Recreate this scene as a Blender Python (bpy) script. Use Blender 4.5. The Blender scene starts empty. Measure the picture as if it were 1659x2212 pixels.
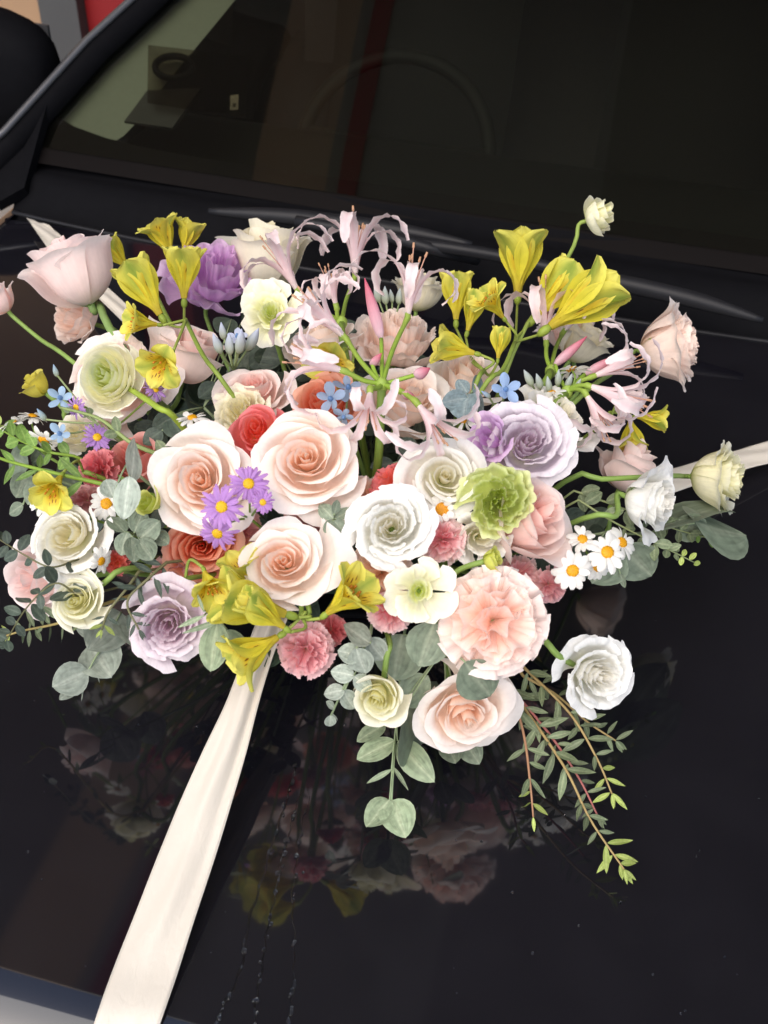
import bpy, math, random
import numpy as np
from mathutils import Vector, Matrix

random.seed(7)
rng = np.random.default_rng(7)
R_ = math.radians
S = bpy.context.scene
COL = S.collection

# ------------------------------------------------------------------ camera
PITCH, ROLL, DIST = R_(42), R_(2.5), 1.0
FPX = 1659 / 0.74                     # focal length in picture units (picture 1659 x 2212 units)
TGT = Vector((0, 0, 0.10))            # hood top is z = 0 where the flowers stand
FWD = Vector((0, math.cos(PITCH), -math.sin(PITCH)))
RGT0 = Vector((1, 0, 0))
UP0 = RGT0.cross(FWD)
RGT = RGT0 * math.cos(ROLL) + UP0 * math.sin(ROLL)
UPV = RGT.cross(FWD)
CLOC = TGT - FWD * DIST
cam_d = bpy.data.cameras.new('camera')
cam = bpy.data.objects.new('camera', cam_d)
COL.objects.link(cam)
m = Matrix((RGT, UPV, -FWD)).transposed().to_4x4()
m.translation = CLOC
cam.matrix_world = m
cam_d.sensor_fit = 'HORIZONTAL'
cam_d.sensor_width = 36
cam_d.lens = 36 / 0.74
cam_d.clip_start = 0.02
cam_d.clip_end = 300
cam_d.dof.use_dof = True
cam_d.dof.focus_distance = 0.93
cam_d.dof.aperture_fstop = 13
S.camera = cam

# ------------------------------------------------------------------ light
SUN_EL, SUN_AZ = R_(52), R_(205)      # azimuth measured from +Y towards +X: behind the camera, a little left
w = bpy.data.worlds.new('World')
S.world = w
w.use_nodes = True
nt = w.node_tree
sky = nt.nodes.new('ShaderNodeTexSky')
sky.sky_type = 'NISHITA'
sky.sun_disc = False
sky.sun_elevation = SUN_EL
sky.sun_rotation = SUN_AZ
sky.air_density = 0.8
sky.dust_density = 2.5
sky.ozone_density = 0.3
nt.links.new(sky.outputs[0], nt.nodes['Background'].inputs[0])
nt.nodes['Background'].inputs[1].default_value = 0.15
sd = bpy.data.lights.new('sun', 'SUN')
sd.energy = 1.45
sd.angle = R_(70)
sd.color = (1.0, 0.945, 0.87)
sun = bpy.data.objects.new('sun', sd)
COL.objects.link(sun)
sdir = Vector((math.sin(SUN_AZ) * math.cos(SUN_EL), math.cos(SUN_AZ) * math.cos(SUN_EL), math.sin(SUN_EL)))
sun.rotation_euler = sdir.to_track_quat('Z', 'Y').to_euler()
sun.location = sdir * 10
vs = S.view_settings
vs.view_transform = 'Standard'
vs.look = 'None'
vs.gamma = 1
vs.use_curve_mapping = False
vs.exposure = 0.77
cy = S.cycles
cy.max_bounces = 16
cy.diffuse_bounces = 8
cy.transmission_bounces = 12
cy.transparent_max_bounces = 16

# ------------------------------------------------------------------ helpers: places
def ray(px, py):
    return RGT * ((px - 829.5) / FPX) - UPV * ((py - 1106) / FPX) + FWD

def atz(px, py, z):
    d = ray(px, py)
    return CLOC + d * ((z - CLOC.z) / d.z)

MC = Vector((-0.04, 0.04, 0.09))      # the mound of flowers: an ellipsoid over the hood
MR = Vector((0.37, 0.28, 0.17))
def mound(px, py, d=0.0):
    dr = ray(px, py)
    o = Vector([(CLOC[i] - MC[i]) / MR[i] for i in range(3)])
    e = Vector([dr[i] / MR[i] for i in range(3)])
    a, b, c = e.dot(e), 2 * o.dot(e), o.dot(o) - 1
    disc = b * b - 4 * a * c
    s = -b / (2 * a) if disc < 0 else (-b - math.sqrt(disc)) / (2 * a)
    # keep things above the hood
    p = CLOC + dr * (s - d)
    if p.z < 0.03:
        p = atz(px, py, 0.03)
    return p

def depth(p):
    return (p - CLOC).dot(FWD)

def msize(px, p):
    return px * depth(p) / FPX

def cdir(a, b, c):
    return (RGT * a + UPV * b - FWD * c).normalized()

def frame(loc, axis, spin=0.0):
    z = axis.normalized()
    ref = Vector((0, 0, 1)) if abs(z.z) < 0.9 else Vector((0, 1, 0))
    x = ref.cross(z).normalized()
    y = z.cross(x)
    mm = Matrix((x, y, z)).transposed().to_4x4() @ Matrix.Rotation(spin, 4, 'Z')
    mm.translation = loc
    return mm

# ------------------------------------------------------------------ helpers: colours, materials
def hx(s):
    c = [int(s[i:i + 2], 16) / 255 for i in (0, 2, 4)]
    return np.array([x / 12.92 if x <= 0.04045 else ((x + 0.055) / 1.055) ** 2.4 for x in c])

def mat(name):
    mt = bpy.data.materials.new(name)
    mt.use_nodes = True
    return mt, mt.node_tree, mt.node_tree.nodes['Principled BSDF']

def simple(name, color, rough=0.5, noise=0.0, scale=40, bump=0.0, metallic=0.0, spec=0.5, coat=0.0):
    mt, t, p = mat(name)
    N, L = t.nodes, t.links
    c = tuple(hx(color)) + (1,) if isinstance(color, str) else tuple(color) + (1,)
    p.inputs['Roughness'].default_value = rough
    p.inputs['Metallic'].default_value = metallic
    p.inputs['Specular IOR Level'].default_value = spec
    p.inputs['Coat Weight'].default_value = coat
    tc = N.new('ShaderNodeTexCoord')
    nz = N.new('ShaderNodeTexNoise')
    nz.inputs['Scale'].default_value = scale
    nz.inputs['Detail'].default_value = 5
    L.new(tc.outputs['Object'], nz.inputs['Vector'])
    mx = N.new('ShaderNodeMix')
    mx.data_type = 'RGBA'
    mx.inputs[6].default_value = tuple(x * (1 - noise) for x in c[:3]) + (1,)
    mx.inputs[7].default_value = tuple(min(1, x * (1 + noise)) for x in c[:3]) + (1,)
    L.new(nz.outputs[0], mx.inputs[0])
    L.new(mx.outputs[2], p.inputs['Base Color'])
    if bump:
        b = N.new('ShaderNodeBump')
        b.inputs['Strength'].default_value = bump
        b.inputs['Distance'].default_value = 0.002
        L.new(nz.outputs[0], b.inputs['Height'])
        L.new(b.outputs[0], p.inputs['Normal'])
    return mt

def petal_material(name, transl=0.40, streak=30, bump=0.14, rough=0.55, mottle=0.08, flecks=False, spec=0.3, vary=0.0, nscale=130):
    """colour comes from the petal's own pigment (attribute Col), veins from its UV"""
    mt, t, p = mat(name)
    N, L = t.nodes, t.links
    at = N.new('ShaderNodeAttribute')
    at.attribute_name = 'Col'
    uv = N.new('ShaderNodeTexCoord')
    mp = N.new('ShaderNodeMapping')
    mp.inputs['Scale'].default_value = (streak, 2.5, 1)
    L.new(uv.outputs['UV'], mp.inputs[0])
    nz = N.new('ShaderNodeTexNoise')
    nz.inputs['Scale'].default_value = 1.0
    nz.inputs['Detail'].default_value = 3
    L.new(mp.outputs[0], nz.inputs['Vector'])
    n2 = N.new('ShaderNodeTexNoise')
    n2.inputs['Scale'].default_value = nscale
    n2.inputs['Detail'].default_value = 4
    L.new(uv.outputs['Object'], n2.inputs['Vector'])
    ad = N.new('ShaderNodeMath')
    ad.operation = 'ADD'
    L.new(nz.outputs[0], ad.inputs[0])
    L.new(n2.outputs[0], ad.inputs[1])
    mr = N.new('ShaderNodeMapRange')
    mr.inputs[1].default_value = 0.7
    mr.inputs[2].default_value = 1.3
    mr.inputs[3].default_value = 1 - mottle
    mr.inputs[4].default_value = 1 + mottle
    L.new(ad.outputs[0], mr.inputs[0])
    mul = N.new('ShaderNodeVectorMath')
    mul.operation = 'SCALE'
    L.new(at.outputs['Color'], mul.inputs[0])
    L.new(mr.outputs[0], mul.inputs['Scale'])
    colour = mul.outputs[0]
    if vary:
        oi = N.new('ShaderNodeObjectInfo')
        vr = N.new('ShaderNodeMapRange')
        vr.inputs[3].default_value = 1 - vary
        vr.inputs[4].default_value = 1 + vary
        L.new(oi.outputs['Random'], vr.inputs[0])
        m3 = N.new('ShaderNodeVectorMath')
        m3.operation = 'SCALE'
        L.new(colour, m3.inputs[0])
        L.new(vr.outputs[0], m3.inputs['Scale'])
        colour = m3.outputs[0]
    if flecks:
        mp2 = N.new('ShaderNodeMapping')
        mp2.inputs['Scale'].default_value = (9, 4.5, 1)
        L.new(uv.outputs['UV'], mp2.inputs[0])
        vo = N.new('ShaderNodeTexVoronoi')
        vo.inputs['Scale'].default_value = 1.0
        L.new(mp2.outputs[0], vo.inputs['Vector'])
        lt = N.new('ShaderNodeMapRange')
        lt.inputs[1].default_value = 0.20
        lt.inputs[2].default_value = 0.30
        lt.inputs[3].default_value = 1
        lt.inputs[4].default_value = 0
        L.new(vo.outputs['Distance'], lt.inputs[0])
        f = N.new('ShaderNodeMath')
        f.operation = 'MULTIPLY'
        L.new(lt.outputs[0], f.inputs[0])
        L.new(at.outputs['Alpha'], f.inputs[1])
        mx = N.new('ShaderNodeMix')
        mx.data_type = 'RGBA'
        mx.inputs[7].default_value = tuple(hx('6b2a12')) + (1,)
        L.new(f.outputs[0], mx.inputs[0])
        L.new(colour, mx.inputs[6])
        colour = mx.outputs[2]
    L.new(colour, p.inputs['Base Color'])
    p.inputs['Roughness'].default_value = rough
    p.inputs['Specular IOR Level'].default_value = spec
    b = N.new('ShaderNodeBump')
    b.inputs['Strength'].default_value = bump
    b.inputs['Distance'].default_value = 0.0012
    L.new(ad.outputs[0], b.inputs['Height'])
    L.new(b.outputs[0], p.inputs['Normal'])
    if transl:
        tr = N.new('ShaderNodeBsdfTranslucent')
        L.new(colour, tr.inputs[0])
        ms = N.new('ShaderNodeMixShader')
        ms.inputs[0].default_value = transl
        L.new(p.outputs[0], ms.inputs[1])
        L.new(tr.outputs[0], ms.inputs[2])
        L.new(ms.outputs[0], N['Material Output'].inputs[0])
    return mt

M = {}
M['petal'] = petal_material('petal_skin')
M['satin'] = petal_material('smooth_petal_skin', transl=0.42, streak=24, bump=0.12, rough=0.55, mottle=0.05)
M['fleck'] = petal_material('flecked_petal_skin', flecks=True, streak=26, mottle=0.1)
M['leaf'] = petal_material('leaf_skin', transl=0.12, streak=10, bump=0.5, rough=0.5, mottle=0.30, spec=0.4, vary=.24, nscale=7)
M['green'] = petal_material('stem_skin', transl=0.05, streak=6, bump=0.2, rough=0.5, mottle=0.12)

# ------------------------------------------------------------------ helpers: objects
def link(o, parent=None):
    COL.objects.link(o)
    if parent is not None:
        o.parent = parent
    return o

def tag(o, label, cat, group=None, kind=None):
    if label: o['label'] = label
    if cat: o['category'] = cat
    if group: o['group'] = group
    if kind: o['kind'] = kind
    return o

def empty(name, mw, label=None, cat=None, group=None):
    o = bpy.data.objects.new(name, None)
    o.empty_display_size = 0.02
    link(o)
    o.matrix_world = mw
    return tag(o, label, cat, group)

def mesh_obj(name, verts, faces, material, parent=None, colors=None, uvs=None, smooth=True):
    me = bpy.data.meshes.new(name)
    verts = np.asarray(verts, dtype=np.float32)
    me.from_pydata(verts.tolist(), [], faces)
    if smooth:
        me.polygons.foreach_set('use_smooth', [True] * len(me.polygons))
    if colors is not None:
        ca = me.color_attributes.new('Col', 'FLOAT_COLOR', 'POINT')
        c = np.ones((len(verts), 4), dtype=np.float32)
        c[:, :colors.shape[1]] = colors
        ca.data.foreach_set('color', c.ravel())
    if uvs is not None:
        ul = me.uv_layers.new(name='UVMap')
        idx = np.empty(len(me.loops), dtype=np.int32)
        me.loops.foreach_get('vertex_index', idx)
        ul.data.foreach_set('uv', np.asarray(uvs, dtype=np.float32)[idx].ravel())
    me.materials.append(M[material] if isinstance(material, str) else material)
    me.update()
    o = bpy.data.objects.new(name, me)
    return link(o, parent)

_gf = {}
def grid_faces(nu, nv, wrap=False):
    k = (nu, nv, wrap)
    if k not in _gf:
        f = []
        for j in range(nv - 1):
            for i in range(nu if wrap else nu - 1):
                a, b = j * nu + i, j * nu + (i + 1) % nu
                f.append((a, b, b + nu, a + nu))
        _gf[k] = f
    return _gf[k]

_gu = {}
def grid_uv(nu, nv):
    k = (nu, nv)
    if k not in _gu:
        V, U = np.meshgrid(np.linspace(0, 1, nv), np.linspace(-1, 1, nu), indexing='ij')
        _gu[k] = (U, V, np.stack([U.ravel() * 0.5 + 0.5, V.ravel()], 1))
    return _gu[k]

def tube_data(pts, radii, n=7):
    pts = [Vector(p) for p in pts]
    vs_, k = [], len(pts)
    up = None
    for i, p in enumerate(pts):
        d = (pts[min(i + 1, k - 1)] - pts[max(i - 1, 0)]).normalized()
        if up is None:
            up = d.orthogonal().normalized()
        up = (up - d * up.dot(d)).normalized()
        s = d.cross(up)
        r = radii[i] if hasattr(radii, '__len__') else radii
        for j in range(n):
            a = 2 * math.pi * j / n
            vs_.append(p + up * (math.cos(a) * r) + s * (math.sin(a) * r))
    f = list(grid_faces(n, k, True))
    f.append(tuple(range(n - 1, -1, -1)))
    f.append(tuple((k - 1) * n + j for j in range(n)))
    return vs_, f

def smooth_path(P, n=14):
    """Catmull-Rom through the points"""
    P = [Vector(p) for p in P]
    Q = [P[0] * 2 - P[1]] + P + [P[-1] * 2 - P[-2]]
    out = []
    per = max(2, n // (len(P) - 1))
    for i in range(1, len(Q) - 2):
        for k in range(per):
            t = k / per
            a, b, c, d = Q[i - 1], Q[i], Q[i + 1], Q[i + 2]
            out.append(0.5 * ((2 * b) + (c - a) * t + (2 * a - 5 * b + 4 * c - d) * t * t + (3 * b - a - 3 * c + d) * t ** 3))
    out.append(P[-1])
    return out

def tube(name, pts, radii, parent, color, n=7, material='green', inv=None, color2=None):
    if inv is not None:
        pts = [inv @ Vector(p) for p in pts]
    v, f = tube_data(pts, radii, n)
    k = len(pts)
    c = np.array([hx(color)] * len(v))
    if color2:
        tt = np.repeat(np.linspace(0, 1, k), n)[:, None]
        c = c * (1 - tt) + hx(color2) * tt
    uv = np.stack([np.tile(np.linspace(0, 1, n), k), np.repeat(np.linspace(0, 1, k) * 3, n)], 1)
    return mesh_obj(name, v, f, material, parent, c, uv)

def foam_point(p):
    return Vector((max(-0.17, min(0.12, p.x * 0.5)) + random.uniform(-.02, .02), max(-0.04, min(0.13, p.y * 0.5 + 0.02)) + random.uniform(-.02, .02), 0.05))

def stem_to_foam(root, start, axis, r=0.0022, color='7d9a4a', via=None, z0=None):
    """stem from the underside of a bloom into the foam block; via = picture points (px, py, d)"""
    P = [start, start - axis * (0.009 if via else .02)]
    if via:
        P += [mound(a, b, c) for a, b, c in via]
    else:
        P.append(start - axis * 0.045 - Vector((0, 0, 0.01)))
    P.append(foam_point(P[-1]))
    inv = root.matrix_world.inverted()
    path = smooth_path(P, 16)
    for q in path:
        q.z = max(q.z, 0.012)
    return tube('stem', path, r, root, color, 7, 'green', inv, None)

# ------------------------------------------------------------------ blooms built of single petals
def sstep(a, b, x):
    t = np.clip((x - a) / (b - a), 0, 1)
    return t * t * (3 - 2 * t)

BASE = dict(n=27, hw0=1.6, hw1=1.0, r0=.025, rexp=1.0, zc=.34, zd=.52, zexp=1.9, depth=.72, belly=1.0, p2r=.90, p2z=.38,
            curl=1.1, point=.34, roll=.8, spiral=.16, ruf=.05, k1=1.6, k2=3.6, rv=2.5, serr=0.0, texp=1.05, nu=15, nv=15, jit=.11, ts=None, fine=0.0, ell=.12, lip=1.0, pexp=None)
KIND = {
    'rose': dict(),
    'rose_cup': dict(n=20, depth=1.0, zc=.42, zd=.40, curl=.9),
    'rosebud': dict(n=15, hw0=1.7, hw1=.95, r0=.05, rexp=.8, zc=.85, zd=.10, zexp=1.5, depth=.80, belly=.98, p2r=.98, p2z=.40, curl=1.0, point=.10, roll=.5, ruf=.07, jit=.09, fine=.01),
    'lisianthus': dict(n=24, hw0=1.2, hw1=.85, r0=.09, rexp=.85, zc=.22, zd=.42, zexp=1.6, depth=.80, curl=.8, point=.04, roll=.1, spiral=.14, ruf=.065, k1=2.0, k2=4.5, nu=21, fine=.016, jit=.09),
    'lisianthus_cup': dict(n=18, hw0=1.2, hw1=.85, r0=.08, rexp=.8, zc=.45, zd=.30, zexp=1.6, depth=.95, belly=.8, p2r=.86, p2z=.4, curl=.7, point=.05, roll=.1, spiral=.15, ruf=.06, k1=2.2, k2=5, nu=21, fine=.014, jit=.07),
    'ranunculus': dict(n=34, hw0=1.1, hw1=.66, r0=.05, rexp=.8, zc=.40, zd=.70, zexp=1.6, depth=.55, belly=1.0, p2r=1.0, p2z=.3, curl=.25, point=.12, lip=.2, roll=.05, spiral=.06, ruf=.03, k1=1.5, jit=.07),
    'open_ranunculus': dict(ts=[.08, .12, .16, .2, .24, .28, .32, .36, .42] + [.80, .84, .88, .91, .93, .95, .96, .97, .98, .99, 1.0, 1.0], hw0=1.3, hw1=.42, r0=.05, rexp=1.0, zc=.22, zd=.16, zexp=1.0, depth=.45, belly=.45, p2r=.62, p2z=.30, curl=.25, point=.13, lip=.0, roll=.0, spiral=.05, ruf=.03, k1=1.5),
    'frilly': dict(n=20, hw0=1.0, hw1=.80, r0=.12, rexp=.75, zc=.28, zd=.50, zexp=1.5, depth=.75, curl=.45, point=.34, pexp=4.0, lip=.3, roll=.0, spiral=.2, ruf=.12, k1=2.2, k2=4.6, rv=1.8, nu=35, nv=12, fine=.014, jit=.06),
}
# palettes: centre, middle, outer, rim, throat
PAL = {
    'creamgreen': ('cdd67a', 'f3f1d0', 'f7f4e0', 'f9f7ea', 'eeeec4'),
    'blush': ('f9ddc6', 'fbeadd', 'fbf0e6', 'fcf5ef', 'f8e8d6'),
    'pinkblush': ('f3bdb2', 'f7d8cf', 'f8e5de', 'faeee9', 'f3dec8'),
    'palepink': ('f6d8d2', 'f8e4de', 'f9eae5', 'fbf0ed', 'f1e6d8'),
    'cream': ('ece3b2', 'f2ebd0', 'f3eedd', 'f5f1e4', 'dfe0a0'),
    'white': ('ebe4c4', 'f1eee2', 'f4f2ea', 'f6f5ef', 'dcdc9a'),
    'purewhite': ('eeeade', 'f3f2ec', 'f5f5f1', 'f6f6f3', 'e6e6c0'),
    'yellowwhite': ('e8e4a4', 'f1eec6', 'f4f1d8', 'f5f3e2', 'dbe090'),
    'greenwhite': ('bcca50', 'eeeeb4', 'f6f4dc', 'f8f6e6', 'dae086'),
    'lilac': ('d4bccb', 'e4dae3', 'ebe3ea', 'f2eced', 'ecead0'),
    'purple': ('cc96cc', 'dab0dc', 'e0bce2', 'e8ccea', 'd8c4d4'),
    'mauve': ('d0b2c0', 'e0ced8', 'e6d8df', 'eee4e7', 'ded3bb'),
    'peach': ('fae0d2', 'fbe7dd', 'fbebe3', 'fcf1eb', 'f8e2ce'),
    'palepeach': ('f5dac8', 'f8e5d9', 'f9eae0', 'fbf0e8', 'f2dcc2'),
    'coral': ('ee6a48', 'f07f60', 'ee9078', 'f09f8c', 'f0b070'),
    'coralpink': ('ee7350', 'ee7a68', 'e67c7e', 'e98d90', 'f0b070'),
    'orange': ('ec8058', 'f09a74', 'f1ae92', 'f2bea6', 'f0b888'),
    'salmon': ('de8270', 'e29387', 'e4a096', 'e8aca2', 'e4ac90'),
    'dustypink': ('c87f80', 'd59a99', 'dcaaa6', 'e3bab4', 'd8a898'),
    'pink': ('e5a3a8', 'edb6b9', 'efc0c1', 'f3cfce', 'e6b8a8'),
    'hotpink': ('d9686f', 'df7b80', 'e28d90', 'e6a0a2', 'e0a8a0'),
    'lime': ('b4c24a', 'ccd678', 'dae198', 'e2e8b0', 'c0cb6c'),
    'greenbud': ('b3bd3c', 'c6cd58', 'd0d56c', 'd8db88', 'a9b64a'),
    'yellowbud': ('c9bd3a', 'd6ca4c', 'd9cf5c', 'dcd26c', 'a9b64a'),
    'cremecarn': ('e8dfae', 'eee8c4', 'f0ebd0', 'f2eedb', 'dedda0'),
    'peachcarn': ('f0c8a6', 'f4d4be', 'f5ded2', 'f6e6de', 'efc9a4'),
    'pinkcarn': ('ea9aa2', 'f0bcbe', 'f4d4d2', 'f6e2df', 'eec0b8'),
}

def ramp(pal, t, V):
    c0, c1, c2, rim, base = [hx(x) for x in pal]
    t = np.asarray(t)[..., None]
    c = np.where(t < .45, c0 + (c1 - c0) * np.clip(t / .45, 0, 1), c1 + (c2 - c1) * np.clip((t - .45) / .55, 0, 1))
    k = sstep(.72, 1.0, V)[..., None] * (0.35 + 0.65 * t)
    c = c + (rim - c) * k
    k = (1 - sstep(.0, .45, V))[..., None]
    return c + (base - c) * k * .8

def bloom_petals(root, R, kind, pal, name='petal', material='petal', **over):
    p = dict(BASE); p.update(KIND[kind]); p.update(over)
    n = p['n']
    ts = p['ts'] or [(i / (n - 1)) ** p['texp'] for i in range(n)]
    nu, nv = p['nu'], p['nv']
    U, V, uv = grid_uv(nu, nv)
    F = grid_faces(nu, nv)
    a0 = random.uniform(0, 6.28)
    out = []
    for i, t in enumerate(ts):
        g = lambda s: float(rng.normal(0, s))
        ang = a0 + i * 2.39996 + g(.12)
        hw = p['hw0'] + (p['hw1'] - p['hw0']) * t ** .6
        vm = V * (1 - p['point'] * (.3 + .7 * t) * np.abs(U) ** (p['pexp'] or (2.3 - .7 * t)))
        if p['serr']:
            vm = vm * (1 + p['serr'] * V ** 3 * (np.abs(((U * 7 + g(1)) % 1) - .5) * 2 - .5))
        rl = R * (p['r0'] + (1 - p['r0']) * t ** p['rexp']) * (1 + g(p['jit']))
        zl = R * (p['zc'] - p['zd'] * t ** p['zexp']) + R * g(p['jit'] * .7)
        zb, rb = -p['depth'] * R, .06 * R
        P0 = (rb, zb); P1 = (max(rb, rl * p['belly']), zb + .12 * (zl - zb))
        P2 = (rl * p['p2r'], zl - (zl - zb) * p['p2z']); P3 = (rl, zl)
        q = 1 - vm
        B = (q ** 3, 3 * q * q * vm, 3 * q * vm * vm, vm ** 3)
        r = sum(b * c[0] for b, c in zip(B, (P0, P1, P2, P3)))
        z = sum(b * c[1] for b, c in zip(B, (P0, P1, P2, P3)))
        cu = p['curl'] * t ** 2 * (1 + g(.25))
        k = np.clip((vm - .62) / .38, 0, 1) ** 2
        r = r + cu * R * k * .26
        z = z - cu * R * k * .20
        k2 = np.clip((vm - .84) / .16, 0, 1) ** 1.4 * p['lip'] * t
        r = r + k2 * R * .085
        z = z - k2 * R * .075
        ro = p['roll'] * t * np.abs(U) ** 3 * V ** 2 * R * (1 + g(.3))
        r = r + ro * .10
        z = z - ro * .26
        r = r * (1 + p['spiral'] * U)
        w = V ** p['rv'] * R * (.45 + .55 * t)
        p1, p2, p3 = rng.uniform(0, 6.28, 3)
        ruf = p['ruf'] * (np.sin(p['k1'] * U * math.pi + p1) * .62 + np.sin(p['k2'] * U * math.pi + p2) * .38) * w
        if p['fine']:
            ruf = ruf + p['fine'] * np.sin(8.3 * U * math.pi + p3) * w * V ** 4
        r = np.maximum(r + ruf * .8, .01 * R)
        z = z + ruf * (.55 if t > .3 else .2) * np.cos(p3)+ p['ruf'] * .5 * w * np.sin(p['k1'] * 1.3 * U * math.pi + p3)
        A = ang + hw * U * (.62 + .38 * V)
        ell = 1 + p['ell'] * (1 - t)
        xyz = np.stack([r * np.cos(A) * ell, r * np.sin(A) / ell, z], -1).reshape(-1, 3)
        c = ramp(pal, np.full_like(V, t), V).reshape(-1, 3) * (1 + g(.02))
        out.append(mesh_obj(name, xyz, F, material, root, np.clip(c, 0, 1), uv))
    return out

def fan_petals(root, R, pal, n=30, ruf=.17, serr=.06, spread=1.75, kk=1.8, wid=.80, flat=.82, name='petal', nu=23, nv=8):
    """carnation style: a dome of frilled fans"""
    U, V, uv = grid_uv(nu, nv)
    F = grid_faces(nu, nv)
    for i in range(n):
        f = (i + .5) / n
        th = spread * f ** .62 + rng.normal(0, .10)
        ph = i * 2.39996 + rng.normal(0, .2)
        d = np.array([math.sin(th) * math.cos(ph), math.sin(th) * math.sin(ph), math.cos(th) * flat])
        tg = np.array([-math.sin(ph), math.cos(ph), 0])
        nm = np.cross(d / np.linalg.norm(d), tg)
        tw = rng.normal(0, .55) if f < .7 else rng.normal(0, .25)
        w_ = tg * math.cos(tw) + nm * math.sin(tw)
        nn = np.cross(w_, d / np.linalg.norm(d))
        L = R * (1.0 + rng.normal(0, .06)) * (0.86 + .14 * f)
        wv = wid * R * (.12 + .88 * V ** 1.3) * (.62 + .38 * f)
        zig = (np.abs(((U * 4.5 + rng.uniform()) % 1) - .5) * 2 - .5)
        vl = V * (1 - .18 * U ** 2 + serr * zig * V ** 3)
        p1, p2 = rng.uniform(0, 6.28, 2)
        off = ruf * R * V ** 2 * (np.sin(kk * U * math.pi + p1) * .65 + np.sin(2.1 * kk * U * math.pi + p2) * .35)
        bend = -.22 * R * V ** 2.5 * (f - .15)
        base = np.array([0, 0, -.35 * R])
        tip = d * L - base
        xyz = base + vl[..., None] * tip + (U * wv)[..., None] * w_ + off[..., None] * nn + np.stack([0 * V, 0 * V, bend], -1)
        c = ramp(pal, np.full_like(V, f), V).reshape(-1, 3) * (1 + rng.normal(0, .03))
        mesh_obj(name, xyz.reshape(-1, 3), F, 'petal', root, np.clip(c, 0, 1), uv)

def sepals(root, R, depth, n=5, color='7f9a52', L=.55, spread=.5, W=.13):
    U, V, uv = grid_uv(5, 6)
    F = grid_faces(5, 6)
    for i in range(n):
        a = 6.283 * i / n + rng.normal(0, .15)
        wv = W * R * np.sin(np.clip(V * .93 + .12, 0, 1) * math.pi) ** .7
        s = spread * (1 + rng.normal(0, .3))
        r = R * (.07 + L * s * V + .12 * V ** 2) + 0 * U
        z = -depth * R + R * L * (V ** 1.2) * (1 - .4 * s) - .02 * R
        x = r * math.cos(a) - U * wv * math.sin(a)
        y = r * math.sin(a) + U * wv * math.cos(a)
        c = np.array([hx(color)] * U.size) * (1 + rng.normal(0, .06))
        mesh_obj('sepal', np.stack([x, y, z], -1).reshape(-1, 3), F, 'leaf', root, c, uv)

def flower(name, cat, kind, px, py, rpx, face, pal, label, d=0.0, group=None, via=None, sep=False, stem_r=.0024, stem_c='7f9a4e', pos=None, spin=None, material='petal', **over):
    P = pos or mound(px, py, d)
    ax = cdir(*face)
    Rm = msize(rpx, P)
    root = empty(name, frame(P, ax, random.uniform(0, 6.28) if spin is None else spin), label, cat, group)
    if kind == 'carnation':
        kw = {k: (int(v * .62) if k == 'n' else v) for k, v in over.items()}
        fan_petals(root, Rm, PAL[pal], **kw)
        dep = .75
        v, f = tube_data([(0, 0, -.78 * Rm), (0, 0, -.65 * Rm), (0, 0, -.5 * Rm), (0, 0, -.3 * Rm)], [.08 * Rm, .18 * Rm, .2 * Rm, .12 * Rm], 9)
        mesh_obj('calyx', v, f, 'green', root, np.array([hx('8aa35c')] * len(v)), np.zeros((len(v), 2)))
    else:
        bloom_petals(root, Rm, kind, PAL[pal], material=material, **over)
        p = dict(BASE); p.update(KIND[kind]); p.update(over)
        dep = p['depth']
        if sep:
            sepals(root, Rm, dep)
    stem_to_foam(root, P - ax * (dep * Rm * .97), ax, stem_r, stem_c, via)
    return root

# ================================================================== THE CAR
CYAW = R_(13)
car_o = atz(830, 615, 0.0)
car_m = Matrix.Rotation(-CYAW, 4, 'Z')
car_m.translation = Vector((car_o.x, car_o.y, -0.95))
car = empty('car', car_m, 'glossy black car whose hood carries the wedding flowers and ribbons', 'car')
CI = car_m.inverted()
LC = 0.10                                                  # lateral place of the car's centre line
def loc(p):                                                # world -> car
    q = CI @ p
    return Vector((q.x, q.y, q.z - 0.95))                  # z = 0 on the hood
def L3(x, y, z):
    return (x, y, z + 0.95)

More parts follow.
